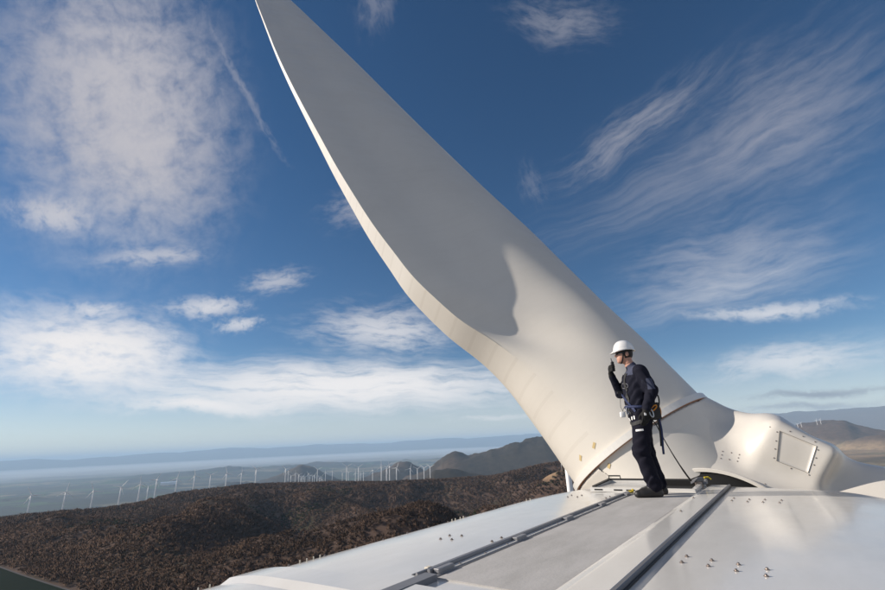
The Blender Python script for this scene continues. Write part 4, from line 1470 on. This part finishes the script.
def man_sdf(P):
    x, y, z = P[..., 0], P[..., 1], P[..., 2]
    d = comp(P, body[0])
    for c in body[1:]:
        d = smin(d, comp(P, c), c[3])
    # cloth folds
    arm = (y > .225) & (z < 1.0)
    m = np.where((z > .10) & (z < 1.46) & ~arm & (x < .165), 1.0, 0.0)
    fold = np.sin(z*46+6*np.sin(y*17+x*9)+3*np.sin(x*21))*np.sin(x*23+y*31+z*11)
    creq = np.exp(-((z-.50)/.10)**2)+np.exp(-((z-.17)/.06)**2)*1.3+np.exp(-((z-1.0)/.07)**2)*.8+np.exp(-((z-1.2)/.1)**2)*.8+.35
    d = d-m*fold*.0095*creq
    f = None
    for q in fingers:
        t = sd_cone(P, *q); f = t if f is None else np.minimum(f, t)
    d = smin(d, f, .006)
    return np.maximum(d, -z+.004)          # flat soles


pv_m, pf_m = skin_sdf(man_sdf, (-.34, -.36, -.02), (.27, .37, 1.84), .0088, 2)
fc = pv_m[pf_m].mean(1)
ds = np.stack([comp(fc, c) for c in body]+[np.min([sd_cone(fc, *q) for q in fingers], 0)], 1)
mid = np.array([c[1] for c in body]+[GL])[np.argmin(ds, 1)]
mid[(fc[:, 2] < 1.005) & (mid == JK) & (np.abs(fc[:, 1]) < .215)] = TR
mid[(fc[:, 2] >= 1.005) & (mid == TR)] = JK
SLT = 5
mid[(mid == JK) & (fc[:, 1] > .185) & (fc[:, 2] > 1.20) & (fc[:, 2] < 1.335) & (fc[:, 0] < -.125) & (fc[:, 0] > -.20)] = SLT
mid[(mid == JK) & (fc[:, 2] > 1.405) & (fc[:, 0] > -.085) & (fc[:, 1] > .03) & (fc[:, 1] < .19)] = SLT
SOLE = 6
mid[(fc[:, 2] < .022) & (mid == BT)] = SOLE
bodyo = man.part('body', pv_m, pf_m, [M_skin, M_jacket, M_trouser, M_glove, M_boot, M_slate, M_rubber], True, midx=mid)
MBV = BVHTree.FromPolygons([Vector(mw(p)) for p in pv_m], [tuple(map(int, f)) for f in pf_m])


def manhit(px, py, lift=.004):
    d = Vector(ray(px, py)).normalized()
    loc, nr, _, _ = MBV.ray_cast(Vector((0, 0, 0)), d)
    if loc is None: return None, None
    nr = np.array(nr); loc = np.array(loc)
    n = np.stack([nr@fv, nr@lv, nr[2]])
    return wm_(loc)+n*lift, n


def onbody(o, dirn, lift=.004):
    """point on the body surface seen along dirn from o (worker coordinates)"""
    w0 = mw(np.array(o, float)); dd = dirn[0]*fv+dirn[1]*lv+dirn[2]*z_
    loc, nr, _, _ = MBV.ray_cast(Vector(w0), Vector(dd).normalized())
    if loc is None: return None, None
    nr = np.array(nr); n = np.stack([nr@fv, nr@lv, nr[2]])
    return wm_(np.array(loc))+n*lift, n


def strap(pairs, w, m, name, th=.004, parent=None):
    P = [p for p, n in pairs if p is not None]; Nn = [n for p, n in pairs if p is not None]
    if len(P) < 3: return None
    P = np.array(P); Q = P.copy()
    Q[1:-1] = (P[:-2]+P[1:-1]*2+P[2:])/4
    return man.part(name, *ribbon(list(Q), Nn, w, th), m, parent=parent)


def tilt(V, c, ang):
    V = np.array(V, float)-c; s_, c_ = sin(ang), cos(ang)
    return np.stack([V[:, 0]*c_+V[:, 2]*s_, V[:, 1], -V[:, 0]*s_+V[:, 2]*c_], 1)+c


# helmet: shell with a raised crown ridge, rim and peak
HC = np.array((.005, 0, 1.722))
V, F = [], []; NA, NE = 40, 12
def hshell(sc_):
    out = []
    for j in range(NE+1):
        e = (pi/2)*j/NE
        for i in range(NA):
            t = 2*pi*i/NA
            ce, se = cos(e)**.85, sin(e)
            x = .132*sc_*ce*cos(t); y = .108*sc_*ce*sin(t); z = .140*sc_*se
            ridge = .006*math.exp(-(y/.018)**2)*max(0, se)**.7
            fr = max(0, cos(t))**3*(1-e/(pi/2))**2
            bk = max(0, -cos(t))**2*(1-e/(pi/2))**2
            if j == 0:
                x += .050*max(0, cos(t))**2.2*(1 if cos(t) > 0 else 0)+.010*cos(t); y += .010*sin(t); z -= .020*max(0, cos(t))**2
            z += -.012*bk*1.4+ridge
            out.append((x, y, z))
    return out
V = hshell(1.0)+[tuple(np.array(p)*.95+np.array((0, 0, .001))) for p in hshell(.98)]
n0 = (NE+1)*NA
for j in range(NE):
    for i in range(NA):
        k = (i+1) % NA
        F.append((j*NA+i, j*NA+k, (j+1)*NA+k, (j+1)*NA+i)); F.append((n0+j*NA+i, n0+(j+1)*NA+i, n0+(j+1)*NA+k, n0+j*NA+k))
for i in range(NA):
    k = (i+1) % NA; F.append((i, n0+i, n0+k, k))
V = tilt(np.array(V)+HC+np.array((0, 0, .006)), HC, radians(3))
hel = man.part('helmet', V, F, M_helm, True)
# dark lining and nape strap under the rim, hair
hp = []
for e in np.linspace(-.75, .5, 9):
    for t in np.linspace(radians(78), radians(282), 25):
        hp.append((.008+.106*cos(e)*cos(t), .084*cos(e)*sin(t), 1.705+.118*sin(e)))
F = [(j*25+i, j*25+i+1, (j+1)*25+i+1, (j+1)*25+i) for j in range(8) for i in range(24)]
hp2 = [((p[0]-.008)*.9+.008, p[1]*.9, (p[2]-1.705)*.95+1.705) for p in hp]
o_ = len(hp); F += [(o_+a, o_+d, o_+c, o_+b) for a, b, c, d in list(F)]
for i in range(24): F += [(i, o_+i, o_+i+1, i+1), (8*25+i, 8*25+i+1, o_+8*25+i+1, o_+8*25+i)]
for j in range(8): F += [(j*25, (j+1)*25, o_+(j+1)*25, o_+j*25), (j*25+24, o_+j*25+24, o_+(j+1)*25+24, (j+1)*25+24)]
man.part('hair', hp+hp2, F, M_hair, True)
man.part('chin_strap', *join(ribbon([(.030, .079, 1.735), (.036, .081, 1.69), (.046, .073, 1.64), (.060, .052, 1.588), (.068, 0, 1.572), (.060, -.052, 1.588), (.046, -.073, 1.64), (.036, -.081, 1.69), (.030, -.079, 1.735)],
         [(0, 1, 0), (0, 1, 0), (.2, 1, -.3), (.2, .7, -.7), (0, 0, -1), (.2, -.7, -.7), (.2, -1, -.3), (0, -1, 0), (0, -1, 0)], .016, .004)), M_blk)
# wraparound dark glasses
V, F = [], []
ts_ = np.linspace(-1.25, 1.25, 21)
for t in ts_:
    for rz, (dx, dz) in enumerate(((0, -.019), (.004, 0), (0, .017), (-.006, .017), (-.004, -.019))):
        V.append((.012+(.101+dx)*cos(t), (.084+dx)*sin(t), 1.700+dz*(1-.25*abs(t)/1.25)+.004*abs(t)))
for i in range(20):
    for k in range(5): F.append((i*5+k, i*5+(k+1) % 5, i*5+5+(k+1) % 5, i*5+5+k))
F.append((0, 1, 2, 3, 4)); F.append(tuple(100+k for k in (4, 3, 2, 1, 0)))
gl = man.part('sunglasses', V, F, M_glass, True)
man.part('temple', *join(tube([(.040, .083, 1.703), (-.010, .084, 1.703), (-.022, .082, 1.690)], .004, 6), tube([(.040, -.083, 1.703), (-.010, -.084, 1.703), (-.022, -.082, 1.690)], .004, 6)), M_glass, parent=gl)

# harness: waist belt, thigh loops, braces, chest strap
har = man.part('harness', *tube([(.112*cos(t)*1.40-.056, .150*sin(t)*1.31, 1.005+.018*cos(t)) for t in np.linspace(0, 2*pi, 41)], .018, 8, False), M_blue)
for s in (1, -1):
    strap([onbody((.4, s*(.10-.03*k/14), 1.00+k*.033), (-1, 0, 0), .005) for k in range(14)], .040, M_blk, 'brace', parent=har)
    strap([onbody((-.5, s*(.10-.03*k/14), 1.00+k*.033), (1, 0, 0), .005) for k in range(14)], .040, M_blue, 'brace', parent=har)
strap([onbody((-.055+.5*cos(t), .092*1+.5*sin(t), .86-.05*cos(t)), (-cos(t), -sin(t), 0), .004) for t in np.linspace(-1.1, 3.6, 20)], .042, M_blk, 'thigh_loop', parent=har)
# blue webbing dropping from the chest to the belt
strap([manhit(x, y, .007) for x, y in ((621.5, 394), (624, 397.5), (627, 401), (630, 404.5), (633.5, 408.5), (636, 412))], .030, M_blue, 'front_webbing', parent=har)
strap([manhit(x, y, .009) for x, y in ((622, 402), (624.5, 405), (627, 408), (629.5, 411), (632, 414))], .020, M_blk, 'front_webbing', parent=har)
for x, y in ((630.2, 419.4), (632.4, 418.4), (634.6, 417.6)):         # three pale marks on the hip strap
    p, nn = manhit(x, y, .004)
    if p is not None:
        t = np.cross(nn, (0, 0, 1)); t /= np.linalg.norm(t); s = np.cross(nn, t)
        q = p+s*.0; V = [q+t*.009*i+s*.020*j+nn*k for k in (0, .004) for i, j in ((-1, -1), (1, -1), (1, 1), (-1, 1))]
        man.part('strap_mark', V, [(3, 2, 1, 0), (4, 5, 6, 7), (0, 1, 5, 4), (1, 2, 6, 5), (2, 3, 7, 6), (3, 0, 4, 7)], M_white, parent=har)


def decal(px, py, w, h, m, name, lean=0.0):
    p, nn = manhit(px, py, .004)
    if p is None: return
    t = np.cross((0, 0, 1), nn); t /= np.linalg.norm(t); s = np.cross(nn, t)
    t, s = t*cos(lean)+s*sin(lean), s*cos(lean)-t*sin(lean)
    V, F = [], []
    for la in (0, 1):
        for i in range(5):
            for j in (-1, 1):
                q0 = p+t*w*(i/2-1)/1+s*h*j
                wq = mw(q0+nn*.06); dd = -(nn[0]*fv+nn[1]*lv+nn[2]*z_)
                loc, nr, _, _ = MBV.ray_cast(Vector(wq), Vector(dd))
                q = wm_(np.array(loc)) if loc is not None else q0
                V.append(q+nn*(.003+.004*la))
    for i in range(4):
        F += [(10+i*2, 12+i*2, 13+i*2, 11+i*2), (i*2, i*2+1, i*2+3, i*2+2), (i*2, i*2+2, 12+i*2, 10+i*2), (i*2+1, 11+i*2, 13+i*2, i*2+3)]
    F += [(0, 10, 11, 1), (8, 9, 19, 18)]
    return man.part(name, V, F, m)


decal(639.5, 430.2, .045, .011, M_white, 'thigh_label', .05)
# oval badge on the chest
ov = [manhit(624.6+3.6*cos(t), 386.0+2.5*sin(t), .003)[0] for t in np.linspace(0, 2*pi, 19)]
if all(p is not None for p in ov):
    M_badge = mat('badge_thread', (.20, .20, .22), .8)
    man.part('chest_badge', *join(tube(ov, .0035, 5, False), tube([ov[9]*.75+ov[0]*.25, ov[9]*.25+ov[0]*.75], .005, 5)), M_badge)
# pouches and hardware at the left hip
v, f = join(box((-.175, .185, .955), (.065, .050, .095), .018), box((-.215, .10, .93), (.045, .060, .080), .016)); man.part('tool_pouch', v, f, M_blk, True, parent=har)
v, f = box((-.095, .245, 1.035), (.020, .010, .016), .006); man.part('wrist_tab', v, f, M_white)
v, f = box((-.045, .296, .918), (.012, .004, .016), .003); man.part('glove_badge', v, f, M_white)


def karab(c, a0, r, l_, m, name):
    pts = [(c[0]+r*cos(t)*(.62), c[1], c[2]+l_*sin(t)) for t in np.linspace(0, 2*pi, 17)]
    pts = [tuple(np.array(c)+np.array(((p[0]-c[0])*cos(a0)-(p[2]-c[2])*sin(a0), .0, (p[0]-c[0])*sin(a0)+(p[2]-c[2])*cos(a0)))) for p in pts]
    man.part(name, *tube(pts, .0085, 7, False), m, parent=har)


karab((-.165, .235, .985), .9, .030, .045, M_orange, 'karabiner')
karab((-.225, .205, .935), .1, .030, .060, M_orange, 'karabiner')
karab((-.125, .250, .930), -.2, .030, .050, M_metal, 'karabiner')
karab((-.225, .190, 1.06), .15, .045, .085, M_blk, 'gear_loop')
karab((.095, .06, .985), .1, .024, .055, M_metal, 'karabiner')
man.part('radio_cable', *tube([(.118, -.02, 1.20), (.150, .0, 1.13), (.165, .02, 1.03), (.150, .04, .97), (.120, .05, .965)], .003, 5), M_blk)
man.part('chest_clip', *box((.125, -.08, 1.215), (.035, .012, .012), .004), M_blk)

# things hung on or held
rad = Local('handheld_radio', 'black handheld radio in the raised gloved hand of the worker', 'radio', (.170, -.036, 1.47))
v, f = box((.168, -.034, 1.545), (.017, .028, .062), .006); rad.part('case', v, f, M_rubber)
rad.part('antenna', *tube([(.170, -.048, 1.605), (.172, -.050, 1.66)], [.006, .004], 6), M_rubber)
rad.part('knob', *tube([(.168, -.018, 1.605), (.168, -.018, 1.620)], .007, 8), M_darkgrey)
tg = Local('white_pouch', 'small white pouch hanging at the front of the worker\'s harness', 'pouch', (.165, .03, .90))
v, f = box((.160, .04, .935), (.030, .028, .034), .010); tg.part('bag', v, f, M_white, True)
tg.part('cord', *tube([(.155, .04, .965), (.140, .045, 1.01), (.120, .05, 1.02)], .003, 5), M_blk)
rp = Local('blue_rope', 'short blue safety rope hanging behind the worker from the hip', 'rope', (-.215, .16, .45))
R_ = [(-.205, .185, .93), (-.218, .180, .84), (-.222, .175, .74), (-.214, .172, .64), (-.202, .170, .55), (-.196, .168, .46)]
rp.part('cord', *tube(R_, .013, 8), M_blue)
rp.part('cord', *tube([tuple(np.array(p)+np.array((.020, .006, .0))) for p in R_[:-1]], .010, 8), M_blk)
lan = Local('safety_lanyard', 'black lanyard stretched from the worker\'s hip down to the anchor plate', 'lanyard', (-.26, .1, .5))
pA = np.array((-.185, .12, .80)); pB = wm_(W(np.array((6.90, 1.20, HR+.10))))
mid_ = [pA*(1-t)+pB*t+np.array((0, 0, -.05*4*t*(1-t))) for t in np.linspace(0, 1, 9)]
lan.part('strap', *tube(mid_, [.006]*4+[.008]*2+[.011]*3, 7), M_blk)
lan.part('hook', *tube([tuple(pA+np.array((.0, 0, .0))), tuple(pA+np.array((.03, .0, .05))), tuple(pA+np.array((.05, 0, .12)))], .006, 6), M_blk)
lan.part('loop', *tube([tuple(pA+np.array((.02, .01, .02))), tuple(pA+np.array((-.02, .02, .0))), tuple(pA+np.array((.03, .03, -.01)))], .005, 6), M_blk)
